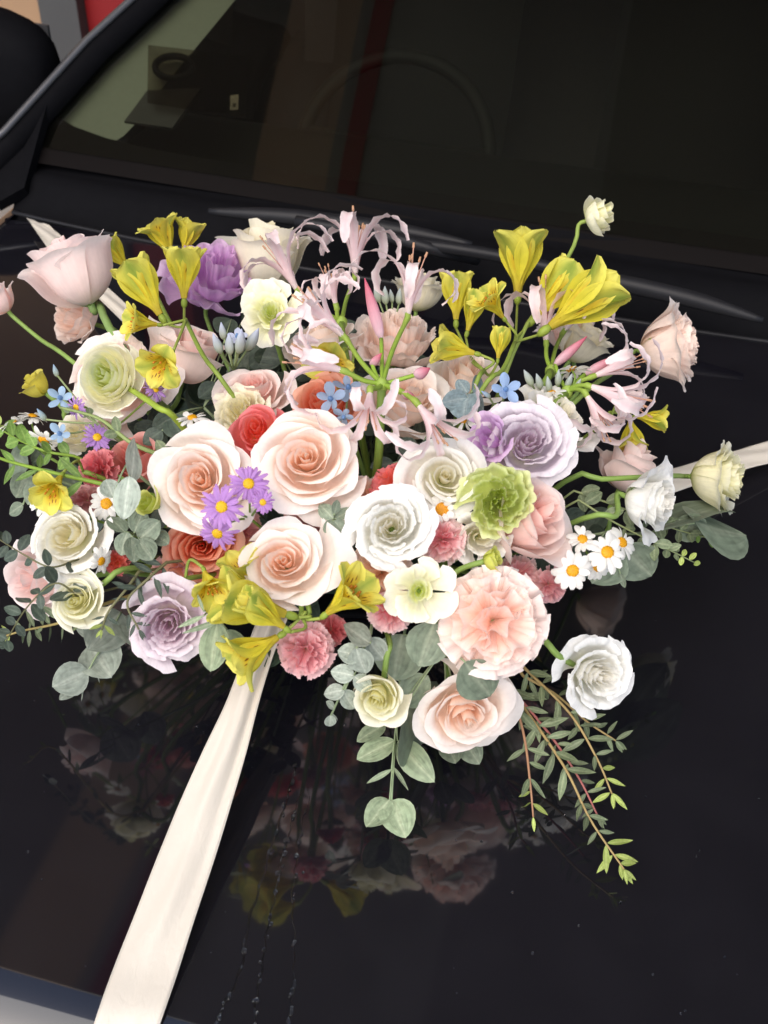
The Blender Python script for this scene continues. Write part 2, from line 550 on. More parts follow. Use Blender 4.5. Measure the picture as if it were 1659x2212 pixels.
# ---- car materials
def car_paint():
    mt, t, p = mat('black_car_paint')
    N, L = t.nodes, t.links
    p.inputs['Base Color'].default_value = (.0030, .0028, .0050, 1)
    p.inputs['Specular IOR Level'].default_value = .5
    p.inputs['IOR'].default_value = 1.76
    tc = N.new('ShaderNodeTexCoord')
    nz = N.new('ShaderNodeTexNoise')
    nz.inputs['Scale'].default_value = 9
    nz.inputs['Detail'].default_value = 8
    nz.inputs['Roughness'].default_value = .7
    L.new(tc.outputs['Object'], nz.inputs['Vector'])
    mr = N.new('ShaderNodeMapRange')
    mr.inputs[1].default_value, mr.inputs[2].default_value = .35, .75
    mr.inputs[3].default_value, mr.inputs[4].default_value = .04, .075
    L.new(nz.outputs[0], mr.inputs[0])
    L.new(mr.outputs[0], p.inputs['Roughness'])
    # thin film of dust and fine specks
    vo = N.new('ShaderNodeTexVoronoi')
    vo.inputs['Scale'].default_value = 70
    L.new(tc.outputs['Object'], vo.inputs['Vector'])
    lt = N.new('ShaderNodeMath'); lt.operation = 'LESS_THAN'; lt.inputs[1].default_value = .028
    L.new(vo.outputs['Distance'], lt.inputs[0])
    df = N.new('ShaderNodeBsdfDiffuse')
    df.inputs[0].default_value = (.40, .39, .46, 1)
    fac = N.new('ShaderNodeMath'); fac.operation = 'MULTIPLY_ADD'
    fac.inputs[1].default_value = .10
    L.new(lt.outputs[0], fac.inputs[0])
    m2 = N.new('ShaderNodeMapRange')
    m2.inputs[1].default_value, m2.inputs[2].default_value = .4, .9
    m2.inputs[3].default_value, m2.inputs[4].default_value = .006, .015
    L.new(nz.outputs[0], m2.inputs[0])
    L.new(m2.outputs[0], fac.inputs[2])
    ms = N.new('ShaderNodeMixShader')
    L.new(fac.outputs[0], ms.inputs[0])
    L.new(p.outputs[0], ms.inputs[1])
    L.new(df.outputs[0], ms.inputs[2])
    L.new(ms.outputs[0], N['Material Output'].inputs[0])
    return mt

def thin_glass(name, tint, refl_ior=1.5, rough=.0):
    mt, t, p = mat(name)
    N, L = t.nodes, t.links
    N.remove(p)
    tr = N.new('ShaderNodeBsdfTransparent'); tr.inputs[0].default_value = tint + (1,)
    gl = N.new('ShaderNodeBsdfGlossy'); gl.inputs['Roughness'].default_value = rough
    fr = N.new('ShaderNodeFresnel'); fr.inputs[0].default_value = refl_ior
    ms = N.new('ShaderNodeMixShader')
    L.new(fr.outputs[0], ms.inputs[0]); L.new(tr.outputs[0], ms.inputs[1]); L.new(gl.outputs[0], ms.inputs[2])
    L.new(ms.outputs[0], N['Material Output'].inputs[0])
    return mt

M['paint'] = car_paint()
M['glass'] = thin_glass('windshield_glass', (.66, .70, .62), 1.95)
M['darkglass'] = thin_glass('tinted_glass', (.08, .085, .08), 1.5)
M['blackplastic'] = simple('black_plastic', (.0055, .0055, .0065), .6, .2, 60, .1, spec=.02)
M['softblack'] = simple('black_rubber', (.008, .008, .009), .65, .2, 80, .1, spec=.15)
M['frit'] = simple('black_glass_border', (.004, .003, .003), .5, .1, 60, 0, spec=.1)
M['trimgrey'] = simple('grey_pillar_trim', '84887a', .8, .06, 120, .15)
M['interior'] = simple('dark_interior', (.010, .010, .009), .7, .2, 60, .1, spec=.2)
M['greyplastic'] = simple('dark_grey_plastic', (.035, .033, .030), .6, .2, 60, .1)
M['chrome'] = simple('dull_bright_trim', (.10, .10, .105), .4, .1, 30, 0, metallic=.5)
M['tyre'] = simple('tyre_rubber', (.02, .02, .02), .8, .2, 60, .3)
M['rim'] = simple('wheel_alloy', (.4, .4, .42), .3, .1, 30, 0, metallic=1)
M['whitelabel'] = simple('white_label', 'dfe3d8', .6, .03)
M['film'] = thin_glass('smoky_film', (.70, .66, .62), 1.3)
M['beige'] = simple('beige_wall_paint', 'b08d6c', .8, .1, 3, .1)
M['column'] = simple('grey_column_paint', '4e4e4e', .7, .1, 4, .1)
M['red'] = simple('red_painted_panel', '8e0a10', .5, .1, 5, .05)
M['ground'] = simple('asphalt', (.30, .29, .275), .85, .3, 25, .4)
M['ceiling_grey'] = simple('grey_green_soffit', '93938a', .8, .08, 3, .1)
M['ceiling_dark'] = simple('dark_soffit', '7d7a70', .8, .08, 3, .1)
M['ceiling_brown'] = simple('brown_soffit', 'c4ac8e', .8, .08, 3, .1)
M['ceiling_red'] = simple('dark_red_beam', '8e1226', .6, .1, 3, .1)

def sheet(name, fn, nu, nv, material, parent, smooth=True):
    v = [fn(i / (nu - 1), j / (nv - 1)) for j in range(nv) for i in range(nu)]
    return mesh_obj(name, v, grid_faces(nu, nv), material, parent, smooth=smooth)

def slab(name, poly, off, material, parent=None, smooth=False):
    """closed prism: polygon points and an offset vector"""
    n = len(poly)
    a = [Vector(p) for p in poly]
    b = [p + Vector(off) for p in a]
    nrm = (a[1] - a[0]).cross(a[2] - a[0])
    if nrm.dot(Vector(off)) > 0:
        a, b = b, a
    f = [tuple(range(n)), tuple(range(2 * n - 1, n - 1, -1))] + [(i, i + n, (i + 1) % n + n, (i + 1) % n) for i in range(n)]
    o = mesh_obj(name, a + b, f, material, parent, smooth=smooth)
    return o

def bevel(o, wdt=.004, seg=2):
    md = o.modifiers.new('bevel', 'BEVEL')
    md.width = wdt; md.segments = seg; md.limit_method = 'ANGLE'
    return o

HW = .74                                                   # half width of the hood
def hood_z(x, y):
    s = (x - LC) / HW
    z = -.012 * s * s - .05 * max(0, abs(s) - .75) ** 2 * 4
    yf = y + 1.047
    if yf < 0:
        r_ = .085
        q = min(-yf / r_, .97)
        z -= r_ * (1 - math.sqrt(1 - q * q))
    return z
def hood_pt(u, v):
    x = LC + HW * (2 * u - 1)
    y0 = .004 + .05 * abs((2 * u - 1)) ** 3
    k = v
    # denser rows at the curved nose
    y = y0 + (-1.129 - y0) * (1 - (1 - k) ** 1.7)
    return L3(x, y, hood_z(x, y))
hood = sheet('hood', hood_pt, 41, 70, 'paint', car)
# rear lip of the hood, folded down
sheet('hood_lip', lambda u, v: L3(LC + HW * (2 * u - 1), .004 + .05 * abs(2 * u - 1) ** 3 + .004 * math.sin(v * 1.57), hood_z(LC + HW * (2 * u - 1), 0) - .018 * v + .0005), 41, 4, 'paint', car)
for sgn in (-1, 1):
    def fend(u, v, sgn=sgn):
        x = LC + sgn * (HW + .005 + .15 * math.sin(u * 1.57))
        y = -1.10 + 1.75 * v
        z = hood_z(LC + HW, -.5) - .002 - .80 * (1 - math.cos(u * 1.57)) ** 1.1 - max(0, -.95 - y) ** 2 * 1.5
        return L3(x, y, z)
    sheet('fender', fend, 14, 20, 'paint', car)
    def side(u, v, sgn=sgn):
        return L3(LC + sgn * (HW + .157 + .02 * math.sin(u * 3.14)), .655 + 2.2 * v, -.02 - .80 * u)
    dr = sheet('door', side, 8, 10, 'paint', car)
    hb = slab('handle', [L3(LC + sgn * (HW + .175), 1.35, -.12), L3(LC + sgn * (HW + .175), 1.52, -.12), L3(LC + sgn * (HW + .175), 1.52, -.15), L3(LC + sgn * (HW + .175), 1.35, -.15)], (sgn * .03, 0, 0), 'chrome', dr)
# nose below the hood edge
sheet('bumper', lambda u, v: L3(LC + (HW + .1) * (2 * u - 1), -1.130 - .05 * math.sin(v * 3.14) + .12 * abs(2 * u - 1) ** 4, -.08 - .70 * v), 24, 10, 'paint', car)
gr = slab('grille', [L3(LC - .35, -1.20, -.25), L3(LC + .35, -1.20, -.25), L3(LC + .3, -1.205, -.42), L3(LC - .3, -1.205, -.42)], (0, .03, 0), 'blackplastic', car)
for sgn in (-1, 1):
    for yy in (-.55, 1.9):
        c = Vector(L3(LC + sgn * .78, yy, -.62))
        v, f = tube_data([c + Vector((sgn * k, 0, 0)) for k in (-.1, -.09, .09, .1)], [.27, .33, .33, .27], 28)
        wh = mesh_obj('wheel', v, f, 'tyre', car)
        v, f = tube_data([c + Vector((sgn * k, 0, 0)) for k in (.095, .105, .108)], [.23, .22, .05], 20)
        mesh_obj('rim', v, f, 'rim', wh)

# cowl panel between hood and glass
SL = R_(29)
WB = Vector((0, .175, .045))                               # base of the windshield plane
WN = Vector((0, -math.sin(SL), math.cos(SL)))
CLL = loc(CLOC)
CR3 = car_m.to_3x3().inverted()
def on_w(px, py, off=0.0):
    d = CR3 @ ray(px, py)
    s = ((WB + WN * off - CLL).dot(WN)) / d.dot(WN)
    q = CLL + d * s
    return Vector(L3(*q))
def cowl(u, v):
    x = LC - .76 + 1.52 * u
    s = (2 * u - 1)
    y0, y1 = .018 + .05 * abs(s) ** 3, .172 + .03 * s * s
    z = -.028 + (.045 + .028) * v ** .8 - .01 * math.sin(v * 9)
    return L3(x, y0 + (y1 - y0) * v, z - .012 * s * s)
sheet('cowl_panel', cowl, 40, 12, 'blackplastic', car)
# windshield: left and right edges follow the pillars
def gx(y, sgn):
    return (-.70 + .28 * (y - .11)) if sgn < 0 else (2 * LC + .70 - .28 * (y - .11))
WL = .96
def wpt(u, v, off=0.0):
    y = WB.y + WL * math.cos(SL) * v
    x0, x1 = gx(y, -1), gx(y, 1)
    x = x0 + (x1 - x0) * u
    s = 2 * u - 1
    yy = y + .012 * s * s
    zz = WB.z + WL * math.sin(SL) * v
    return Vector(L3(x, yy, zz)) + WN * (off + .012 * math.sin(v * 3.14) * (1 - s * s))
ws = sheet('windshield', lambda u, v: wpt(u, v), 24, 16, 'glass', car)
# black ceramic border under the glass
def border(name, f0, f1, n=24):
    v = [f0(i / (n - 1)) for i in range(n)] + [f1(i / (n - 1)) for i in range(n)]
    return mesh_obj(name, v, grid_faces(n, 2), 'frit', ws)
border('border', lambda t: wpt(t, -.03, -.004), lambda t: wpt(t, .03 + .05 * (2 * t - 1) ** 8, -.004))
border('border', lambda t: wpt(0, t, -.0045), lambda t: wpt(.018 - .004 * t, t, -.0045))
border('border', lambda t: wpt(1, t, -.0045), lambda t: wpt(.982 + .004 * t, t, -.0045))
border('border', lambda t: wpt(t, .93, -.004), lambda t: wpt(t, 1.0, -.004))
PL = [on_w(a_, b_, .0) for a_, b_ in ((-42, 372), (28, 305), (207, 108), (305, 18), (420, -90), (560, -220))]
CL_ = [on_w(a_, b_, .030) for a_, b_ in ((-70, 350), (8, 285), (186, 88), (280, 2), (390, -100), (530, -235))]
mirx = lambda p: Vector((2 * LC - p.x, p.y, p.z))
for sgn in (-1, 1):
    pts = PL if sgn < 0 else [mirx(p) for p in PL]
    v, f = tube_data(pts, [.027] * len(pts), 12)
    mesh_obj('a_pillar', v, f, 'blackplastic', car)
    pts = CL_ if sgn < 0 else [mirx(p) for p in CL_]
    v, f = tube_data(pts, [.006] * len(pts), 8)
    mesh_obj('pillar_moulding', v, f, 'chrome', car)
    if sgn > 0:
        slab('pillar_trim', [wpt(.93, .12, -.05), wpt(.97, .12, -.05), wpt(.97, .95, -.05), wpt(.86, .95, -.05)], -WN * .02, 'trimgrey', car)
tp = [(122, 335), (118, 300), (132, 255), (165, 195), (215, 130), (275, 65), (335, 0), (360, -60), (560, -60), (500, 0), (455, 55), (405, 115), (350, 180), (310, 240), (262, 290), (200, 325), (150, 342)]
tv = []
for j in range(3):
    tv += [on_w(a, b, -.035 - .012 * j) for a, b in tp]
n_ = len(tp)
tf = [tuple(range(n_))] + [(i + j * n_, (i + 1) % n_ + j * n_, (i + 1) % n_ + (j + 1) * n_, i + (j + 1) * n_) for j in range(2) for i in range(n_)]
bevel(mesh_obj('pillar_trim', tv, tf, 'trimgrey', car), .006, 3)
# things seen through the glass: card holder with suction ring and a white tag
fl = slab('film_sticker', [on_w(320, 97, -.006), on_w(535, 122, -.006), on_w(530, 255, -.006), on_w(318, 222, -.006)], -WN * .0008, 'film', ws)
slab('tag', [on_w(498, 206, -.012), on_w(515, 204, -.012), on_w(514, 236, -.012), on_w(497, 237, -.012)], -WN * .001, 'whitelabel', ws)
slab('tag_mark', [on_w(503, 223, -.010), on_w(510, 223, -.010), on_w(509, 231, -.010), on_w(502, 231, -.010)], -WN * .0008, 'greyplastic', ws)
ring = [on_w(375 + 40 * math.cos(a), 145 + 24 * math.sin(a), -.012) for a in np.linspace(0, 6.2832, 25)]
v, f = tube_data(ring, .006, 7)
mesh_obj('suction_ring', v, f, 'softblack', ws)
slab('card_plate', [on_w(318, 195, -.03), on_w(434, 190, -.03), on_w(372, 276, -.03), on_w(268, 262, -.03)], -WN * .006, 'greyplastic', car)
# dashboard, steering wheel, seats, roof
sheet('dashboard', lambda u, v: L3(LC - .70 + 1.40 * u, .19 + .50 * v, -.05 + .02 * math.sin(v * 3.0) - .25 * max(0, v - .8) ** 1.2), 20, 16, 'interior', car)
sw_c = on_w(850, 330, -.34)
sw = []
for a in np.linspace(0, 6.2832, 41):
    sw.append(sw_c + Vector((.19 * math.cos(a), .19 * math.sin(a) * math.sin(R_(40)), .19 * math.sin(a) * math.cos(R_(40)))))
v, f = tube_data(sw, .015, 9)
swo = mesh_obj('steering_wheel', v, f, 'interior', car)
for a in (0.1, 3.04, 4.71):
    q = sw_c + Vector((.19 * math.cos(a), .19 * math.sin(a) * math.sin(R_(40)), .19 * math.sin(a) * math.cos(R_(40))))
    v, f = tube_data([sw_c, (sw_c + q) / 2, q], [.03, .02, .014], 8)
    mesh_obj('spoke', v, f, 'interior', swo)
for xx in (LC - .36, LC + .36):
    st = empty('tmp', Matrix()) if False else None
    bk = sheet('seat', lambda u, v, xx=xx: L3(xx - .24 * math.cos(0) + .48 * u, 1.35 + .22 * v - .05 * math.sin(u * 3.14), -.35 + .72 * v), 10, 10, 'interior', car)
sheet('bulkhead', lambda u, v: L3(LC - .80 + 1.60 * u, 1.72 + .12 * v, -.85 + 1.36 * v), 6, 6, 'greyplastic', car)
sheet('roof', lambda u, v: L3(LC - .60 + 1.20 * u, 1.02 + 1.5 * v, .515 + .03 * math.sin(v * 3.14) - .03 * (2 * u - 1) ** 2), 14, 12, 'paint', car)
sheet('rear_panel', lambda u, v: L3(LC - .62 + 1.24 * u, 2.52 + .35 * v, .51 - .60 * v), 6, 6, 'paint', car)
for sgn in (-1, 1):
    sheet('side_window', lambda u, v, sgn=sgn: L3(LC + sgn * ((.60 if v > .5 else .60) + .25 * (1 - v)), (1.0 - .62 * (1 - v)) + (1.5 + .8 * (1 - v)) * u, -.02 + .53 * v), 12, 6, 'frit', car)
# wipers
def wiper(pts, wd, parent):
    P = [on_w(a, b, o) for a, b, o in pts]
    P = smooth_path(P, 24)
    k = len(P)
    rad = [wd * (.35 + .65 * math.sin(min(1, (i + 1) / k * 2.6) * 1.57) * math.sin(min(1, (k - i) / k * 2.2) * 1.57)) for i in range(k)]
    v, f = tube_data(P, rad, 10)
    return mesh_obj('wiper_blade', v, f, 'blackplastic', parent)
def lz(px, py, z):
    q = loc(atz(px, py, z))
    return Vector(L3(*q))
M['wiperblack'] = simple('wiper_black', (.014, .014, .016), .42, .15, 60, .1, spec=.2)
def wiper_set(pts, arm):
    P = smooth_path([lz(*q) for q in arm], 18)
    v, f = tube_data(P, [.009] * len(P), 8)
    wa = mesh_obj('wiper', v, f, 'wiperblack', car)
    P = smooth_path([lz(*q) for q in pts], 24)
    k = len(P)
    rad = [.0125 * (.25 + .75 * math.sin(min(1, (i + 1) / k * 2.6) * 1.57) * math.sin(min(1, (k - i) / k * 2.2) * 1.57)) for i in range(k)]
    v, f = tube_data(P, rad, 10)
    mesh_obj('wiper_blade', v, f, 'wiperblack', wa)
wiper_set([(452, 456, .060), (640, 470, .068), (850, 497, .072), (1020, 528, .07)], [(640, 478, .072), (830, 510, .075), (940, 540, .07), (1030, 560, .04)])
wiper_set([(1170, 585, .058), (1340, 612, .056), (1500, 648, .050), (1648, 692, .042)], [(880, 525, .07), (980, 537, .075), (1120, 562, .07), (1300, 608, .065)])
v, f = tube_data([L3(LC + .74 * s_, .016 + .05 * abs(s_) ** 3, -.004 - .012 * s_ * s_) for s_ in np.linspace(-1, 1, 41)], [.0035] * 41, 8)
mesh_obj('hood_edge_highlight', v, f, 'wiperblack', car)  # thin tube added to stand in for the highlight along the hood's rear edge
# corner trim below the pillar and side mirror
slab('corner_trim', [on_w(-40, 330, .0), on_w(52, 235, .0), on_w(104, 215, .02), on_w(52, 405, .004), on_w(-10, 440, .0)], -WN * .02, 'blackplastic', car)
def mir(u, v):
    a = (u) * 6.2832
    ph = v * 3.1416
    sx = math.copysign(abs(math.sin(ph)) ** .6, 1)
    x = -.105 * math.cos(ph) * 1.35
    y = .07 * sx * math.cos(a)
    z = .105 * sx * math.copysign(abs(math.sin(a)) ** .7, math.sin(a))
    return Vector((x, y, z))
mp_ = on_w(-22, 178, .02) + Vector((-.05, .06, .0))
mv = [mp_ + mir(i / 20, j / 14) for j in range(15) for i in range(20)]
mo = mesh_obj('side_mirror', mv, grid_faces(20, 15, True), 'blackplastic', car)
slab('mirror_glass', [mp_ + Vector((-.10, .068, -.06)), mp_ + Vector((.10, .068, -.06)), mp_ + Vector((.10, .068, .06)), mp_ + Vector((-.10, .068, .06))], (0, .006, 0), 'chrome', mo)
v, f = tube_data([mp_ + Vector((.09, 0, -.03)), mp_ + Vector((.16, .0, -.07)), mp_ + Vector((.22, .02, -.11))], [.035, .03, .03], 10)
mesh_obj('mirror_foot', v, f, 'blackplastic', mo)

# ================================================================== GROUND, BUILDING
def cw(x, y, z):                                           # car frame (z = 0 on the hood) -> world
    return car_m @ Vector(L3(x, y, z))
gnd = mesh_obj('ground', [(-40, -40, -.95), (40, -40, -.95), (40, 40, -.95), (-40, 40, -.95)], [(0, 1, 2, 3)], 'ground', smooth=False)
gnd['kind'] = 'structure'
WY = 1.9
def on_b(px, py):
    d = CR3 @ ray(px, py)
    return CLL + d * ((WY - CLL.y) / d.y)
xs = [on_b(p, 30).x for p in (102, 185, 262)]
bd = empty('building_entrance', Matrix.Translation(cw(-3, WY, -.95)), 'building entrance with beige wall, grey column and dark canopy over the car', 'building')
BI = bd.matrix_world.inverted()
def bslab(name, poly, off, material):
    P = [BI @ cw(*p) for p in poly]
    o3 = cw(*off) - cw(0, 0, 0)
    return slab(name, P, o3, material, bd)
bslab('wall', [(xs[0] - 5, WY, -.949), (xs[0], WY, -.949), (xs[0], WY, 2.29), (xs[0] - 5, WY, 2.29)], (0, .3, 0), 'beige')
bslab('column', [(xs[0] + .003, WY - .05, -.949), (xs[1], WY - .05, -.949), (xs[1], WY - .05, 2.29), (xs[0] + .003, WY - .05, 2.29)], (0, .3, 0), 'column')
bslab('red_panel', [(xs[1] + .003, WY, -.949), (xs[2] + .1, WY, -.949), (xs[2] + .1, WY, 2.29), (xs[1] + .003, WY, 2.29)], (0, .3, 0), 'red')
bslab('rear_wall', [(-9, 6, -.949), (9, 6, -.949), (9, 6, 2.29), (-9, 6, 2.29)], (0, .3, 0), 'column')
CE = -.36                                                  # front edge of the canopy, just before the flowers
for x0, x1, mt_ in ((-9, -1.10, 'ceiling_dark'), (-1.10, -.80, 'ceiling_brown'), (-.80, .25, 'ceiling_grey'), (.25, 9, 'ceiling_dark')):
    bslab('soffit_panel', [(x0, CE, 2.3), (x1, CE, 2.3), (x1, 6.3, 2.3), (x0, 6.3, 2.3)], (0, 0, .12), mt_)
bslab('soffit_beam', [(-.745, CE + .02, 2.28), (-.67, CE + .02, 2.28), (-.67, 5.9, 2.28), (-.745, 5.9, 2.28)], (0, 0, .018), 'ceiling_red')

# ================================================================== FLOWERS
def child(o, parent_mw, mw):
    o.matrix_basis = parent_mw.inverted() @ mw
    return o

# foam block in its tray, hidden under the blooms
fb = empty('floral_foam', Matrix.Translation((-.03, .05, 0)), 'dark green floral foam block in a shallow black tray under the blooms', 'floral foam')
bevel(slab('foam_block', [(-.16, -.08, .008), (.16, -.08, .008), (.16, .08, .008), (-.16, .08, .008)], (0, 0, .065), simple('floral_foam_green', '1f3322', .9, .3, 200, .4), fb), .01)
bevel(slab('tray', [(-.18, -.10, .0), (.18, -.10, .0), (.18, .10, .0), (-.18, .10, .0)], (0, 0, .007), 'blackplastic', fb), .003)

# ---- leaves
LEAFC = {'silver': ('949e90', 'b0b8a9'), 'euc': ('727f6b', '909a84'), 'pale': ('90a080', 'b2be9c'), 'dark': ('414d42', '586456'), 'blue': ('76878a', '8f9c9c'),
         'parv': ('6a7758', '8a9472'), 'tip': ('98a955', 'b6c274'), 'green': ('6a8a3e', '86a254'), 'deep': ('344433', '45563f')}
LSHAPE = {'round': (.86, .46), 'oval': (.60, .48), 'lance': (.25, .45), 'broad': (.74, .40), 'narrow': (.20, .45)}
_lm = {}
def leaf_mesh(shape, color, var):
    k = (shape, color, var)
    if k in _lm: return _lm[k]
    nu, nv = 9, 11
    U, V, uv = grid_uv(nu, nv)
    ratio, pk = LSHAPE[shape]
    Vs = .5 - .5 * np.cos(V * math.pi)
    e = 1.0 if shape in ('round', 'oval', 'broad') else 1.25
    wv = ratio * .5 * np.sin(np.clip(Vs, 0, 1) ** (math.log(.5) / math.log(pk)) * math.pi) ** (.62 if e == 1 else .95)
    wv = wv + .006
    g = np.random.default_rng(11 + var * 5 + len(shape))
    fold, bend, tw = g.uniform(.05, .25), g.uniform(-.12, .22), g.uniform(-.25, .25)
    wav = g.uniform(.0, .03)
    x = U * wv
    z = fold * np.abs(U) * wv * .8 - bend * (Vs - .4) ** 2 + tw * U * wv * Vs + wav * np.sin(Vs * 7 + g.uniform(0, 6)) * U
    y = Vs + .06 * (1 - np.abs(U)) * (Vs > .9) * (Vs - .9) * 4
    a, b = hx(LEAFC[color][0]), hx(LEAFC[color][1])
    rib = np.exp(-(U / .12) ** 2) * .9 + .25 * sstep(.86, 1., np.abs(U))
    rib = rib + .35 * (np.abs(np.sin((Vs * 5.0 - np.abs(U) * .9) * math.pi)) > .97)
    c = a + (b - a) * np.clip(rib, 0, 1)[..., None] * 1.0
    c = c * (1 + g.normal(0, .05))
    o = mesh_obj('leaf', np.stack([x, y, z], -1).reshape(-1, 3), grid_faces(nu, nv), 'leaf', None, np.clip(c, 0, 1).reshape(-1, 3), uv)
    me = o.data
    bpy.data.objects.remove(o)
    _lm[k] = me
    return me

def leaf(root, base, tip, shape='round', color='euc', nrm=None, roll=0.0, wmul=1.0, name='leaf'):
    y = (tip - base)
    Ln = y.length
    y = y / Ln
    nz_ = nrm or (CLOC - base).normalized()
    z = (nz_ - y * nz_.dot(y)).normalized()
    x = y.cross(z)
    mm = Matrix((x * wmul, y, z)).transposed()
    mm = Matrix.Rotation(roll, 3, y) @ mm
    mw = mm.to_4x4() @ Matrix.Scale(Ln, 4)
    mw.translation = base
    o = bpy.data.objects.new(name, leaf_mesh(shape, color, random.randrange(4)))
    link(o, root)
    o.matrix_basis = root.matrix_world.inverted() @ mw
    return o

def sprig(name, cat, label, P, Ln, shape='round', color='euc', gap=None, group=None, stem_c='8f9a6a', r=.0012, tipc=None, end=True, Lend=.55, spread=1.1, foam=True, flat=.8, upward=0.0):
    """P world points of the stem from the inside out; pairs of leaves along it"""
    path = smooth_path(P, 26)
    full = path
    if foam:
        fp = foam_point(P[0])
        full = smooth_path([fp, (fp + P[0]) / 2 + Vector((0, 0, .01)), P[0]], 8)[:-1] + path
    root = empty(name, Matrix.Translation(full[0]), label, cat, group)
    inv = root.matrix_world.inverted()
    tube('stem', full, [r * (1.3 - .7 * i / len(full)) for i in range(len(full))], root, stem_c, 6, 'green', inv)
    # walk
    acc, side = 0.0, 0
    total = sum((path[i + 1] - path[i]).length for i in range(len(path) - 1))
    gap = gap or Ln * .8
    nxt = gap * .3
    run = 0
    for i in range(len(path) - 1):
        seg = (path[i + 1] - path[i])
        run += seg.length
        while run >= nxt:
            p = path[i + 1] - seg.normalized() * (run - nxt)
            f = nxt / total
            d = seg.normalized()
            L1 = Ln * (1 + (Lend - 1) * f) * random.uniform(.7, 1.2)
            view = (CLOC - p).normalized()
            sd_ = d.cross(view).normalized()
            tw = random.uniform(-flat, flat)
            c = color if not tipc or f < .80 else tipc
            for s in (-1, 1):
                if shape in ('lance', 'oval') and random.random() < .12: continue
                dirn = (sd_ * s * math.cos(tw) + view * s * math.sin(tw)) * math.sin(spread) + d * math.cos(spread) + Vector((0, 0, upward))
                dirn = (dirn + Vector(rng.normal(0, .26, 3))).normalized()
                q = p + dirn * L1
                if q.z < .008: q.z = .008
                nr = (view + Vector((0, 0, .5)) + Vector(rng.normal(0, .35, 3))).normalized()
                leaf(root, p + dirn * L1 * .06, q, shape, c, nr, 0)
            nxt += gap * (1 - .45 * f) * random.uniform(.75, 1.3)
    if end:
        d = (path[-1] - path[-2]).normalized()
        for k in range(3):
            dirn = (d + Vector(rng.normal(0, .28, 3))).normalized()
            q = path[-1] + dirn * Ln * Lend * random.uniform(.55, .9)
            q.z = max(q.z, .008)
            leaf(root, path[-1], q, shape, tipc or color, (CLOC - path[-1]).normalized())
    return root

# ---- alstroemeria
def alstro_bloom(root, rmw, B, ax, L, opn=.6, spin=0.0, green=.6, yel=('e2d742', 'e9e26e')):
    mw = frame(B, ax, spin)
    # ovary with stamens
    v, f = tube_data([(0, 0, -.10 * L), (0, 0, -.04 * L), (0, 0, .03 * L), (0, 0, .12 * L)], [.02 * L, .055 * L, .06 * L, .03 * L], 8)
    col = np.array([hx('86983a')] * len(v))
    for k in range(5):
        a = k * 1.26 + .3
        q = [Vector((0, 0, .1 * L)), Vector((.05 * L * math.cos(a), .05 * L * math.sin(a), .45 * L)), Vector((.14 * L * opn * math.cos(a), .14 * L * opn * math.sin(a), .72 * L))]
        sp = smooth_path(q, 6) + [q[-1] + Vector((0, 0, .05 * L))]
        v2, f2 = tube_data(sp, [.010 * L] * (len(sp) - 2) + [.028 * L, .022 * L], 5)
        o0 = len(v)
        v += v2
        f += [tuple(i + o0 for i in ff) for ff in f2]
        col = np.vstack([col, np.array([hx('d8b52c')] * (len(v2) - 10) + [hx('b8741c')] * 10)])
    bl = mesh_obj('bloom', v, f, 'green', root, col, np.zeros((len(v), 2)))
    child(bl, rmw, mw)
    nu, nv = 11, 12
    U, V, uv = grid_uv(nu, nv)
    F = grid_faces(nu, nv)
    for k in range(6):
        outer = k % 2 == 0
        a = k * math.pi / 3 + rng.normal(0, .08)
        W = (.31 if outer else .21) * L * rng.uniform(.92, 1.1)
        prof = (.16 + .84 * sstep(.02, .62, V)) * np.clip(1 - np.clip((V - .6) / .405, 0, 1) ** 2.5, 0, 1) ** .52
        wv = W * prof
        alpha = R_(9) + opn * R_(74 if outer else 62) * (1 + rng.normal(0, .12)) * sstep(.25, 1.0, V) + (R_(14) * opn if outer else 0) * sstep(.75, 1, V)
        dv = L / (nv - 1)
        r = .035 * L + np.cumsum(np.sin(alpha), 0) * dv
        z = np.cumsum(np.cos(alpha), 0) * dv
        p1, p2 = rng.uniform(0, 6.28, 2)
        n_off = -.34 * (wv * U ** 2) * (1.25 - opn) + .035 * L * V ** 2 * np.sin(2.2 * U * math.pi + p1) * np.abs(U) +   .005 * L * np.sin(6 * U * math.pi + 9 * V + p2) * V ** 3
        r2 = r + n_off * np.cos(alpha)
        z2 = z - n_off * np.sin(alpha)
        x = r2 * math.cos(a) - U * wv * math.sin(a)
        y = r2 * math.sin(a) + U * wv * math.cos(a)
        c0, c1 = hx(yel[0]), hx(yel[1])
        c = c0 + (c1 - c0) * sstep(.4, 1, V)[..., None]
        c = c + (hx('c2a040') - c) * ((1 - sstep(0, .35, V)) * .5)[..., None]
        alp = np.zeros_like(V)
        if outer:
            st = 1.35 * np.exp(-(U / .5) ** 2) * sstep(.25, .55, V) * (1 - .35 * sstep(.9, 1, V)) * green
            stripe = .88 + .12 * np.cos(U * 20)
            c = c + (hx('98ad46') - c) * (np.clip(st * stripe, 0, 1))[..., None]
        else:
            alp = sstep(.22, .40, V) * (1 - sstep(.68, .85, V)) * (1 - sstep(.5, .9, np.abs(U)))
            c = c + (hx('e0a80c') - c) * (alp * .5)[..., None]
        cc = np.concatenate([c.reshape(-1, 3), alp.reshape(-1, 1)], 1)
        o = mesh_obj('petal', np.stack([x, y, z2], -1).reshape(-1, 3), F, 'fleck', bl, cc, uv)
    return bl

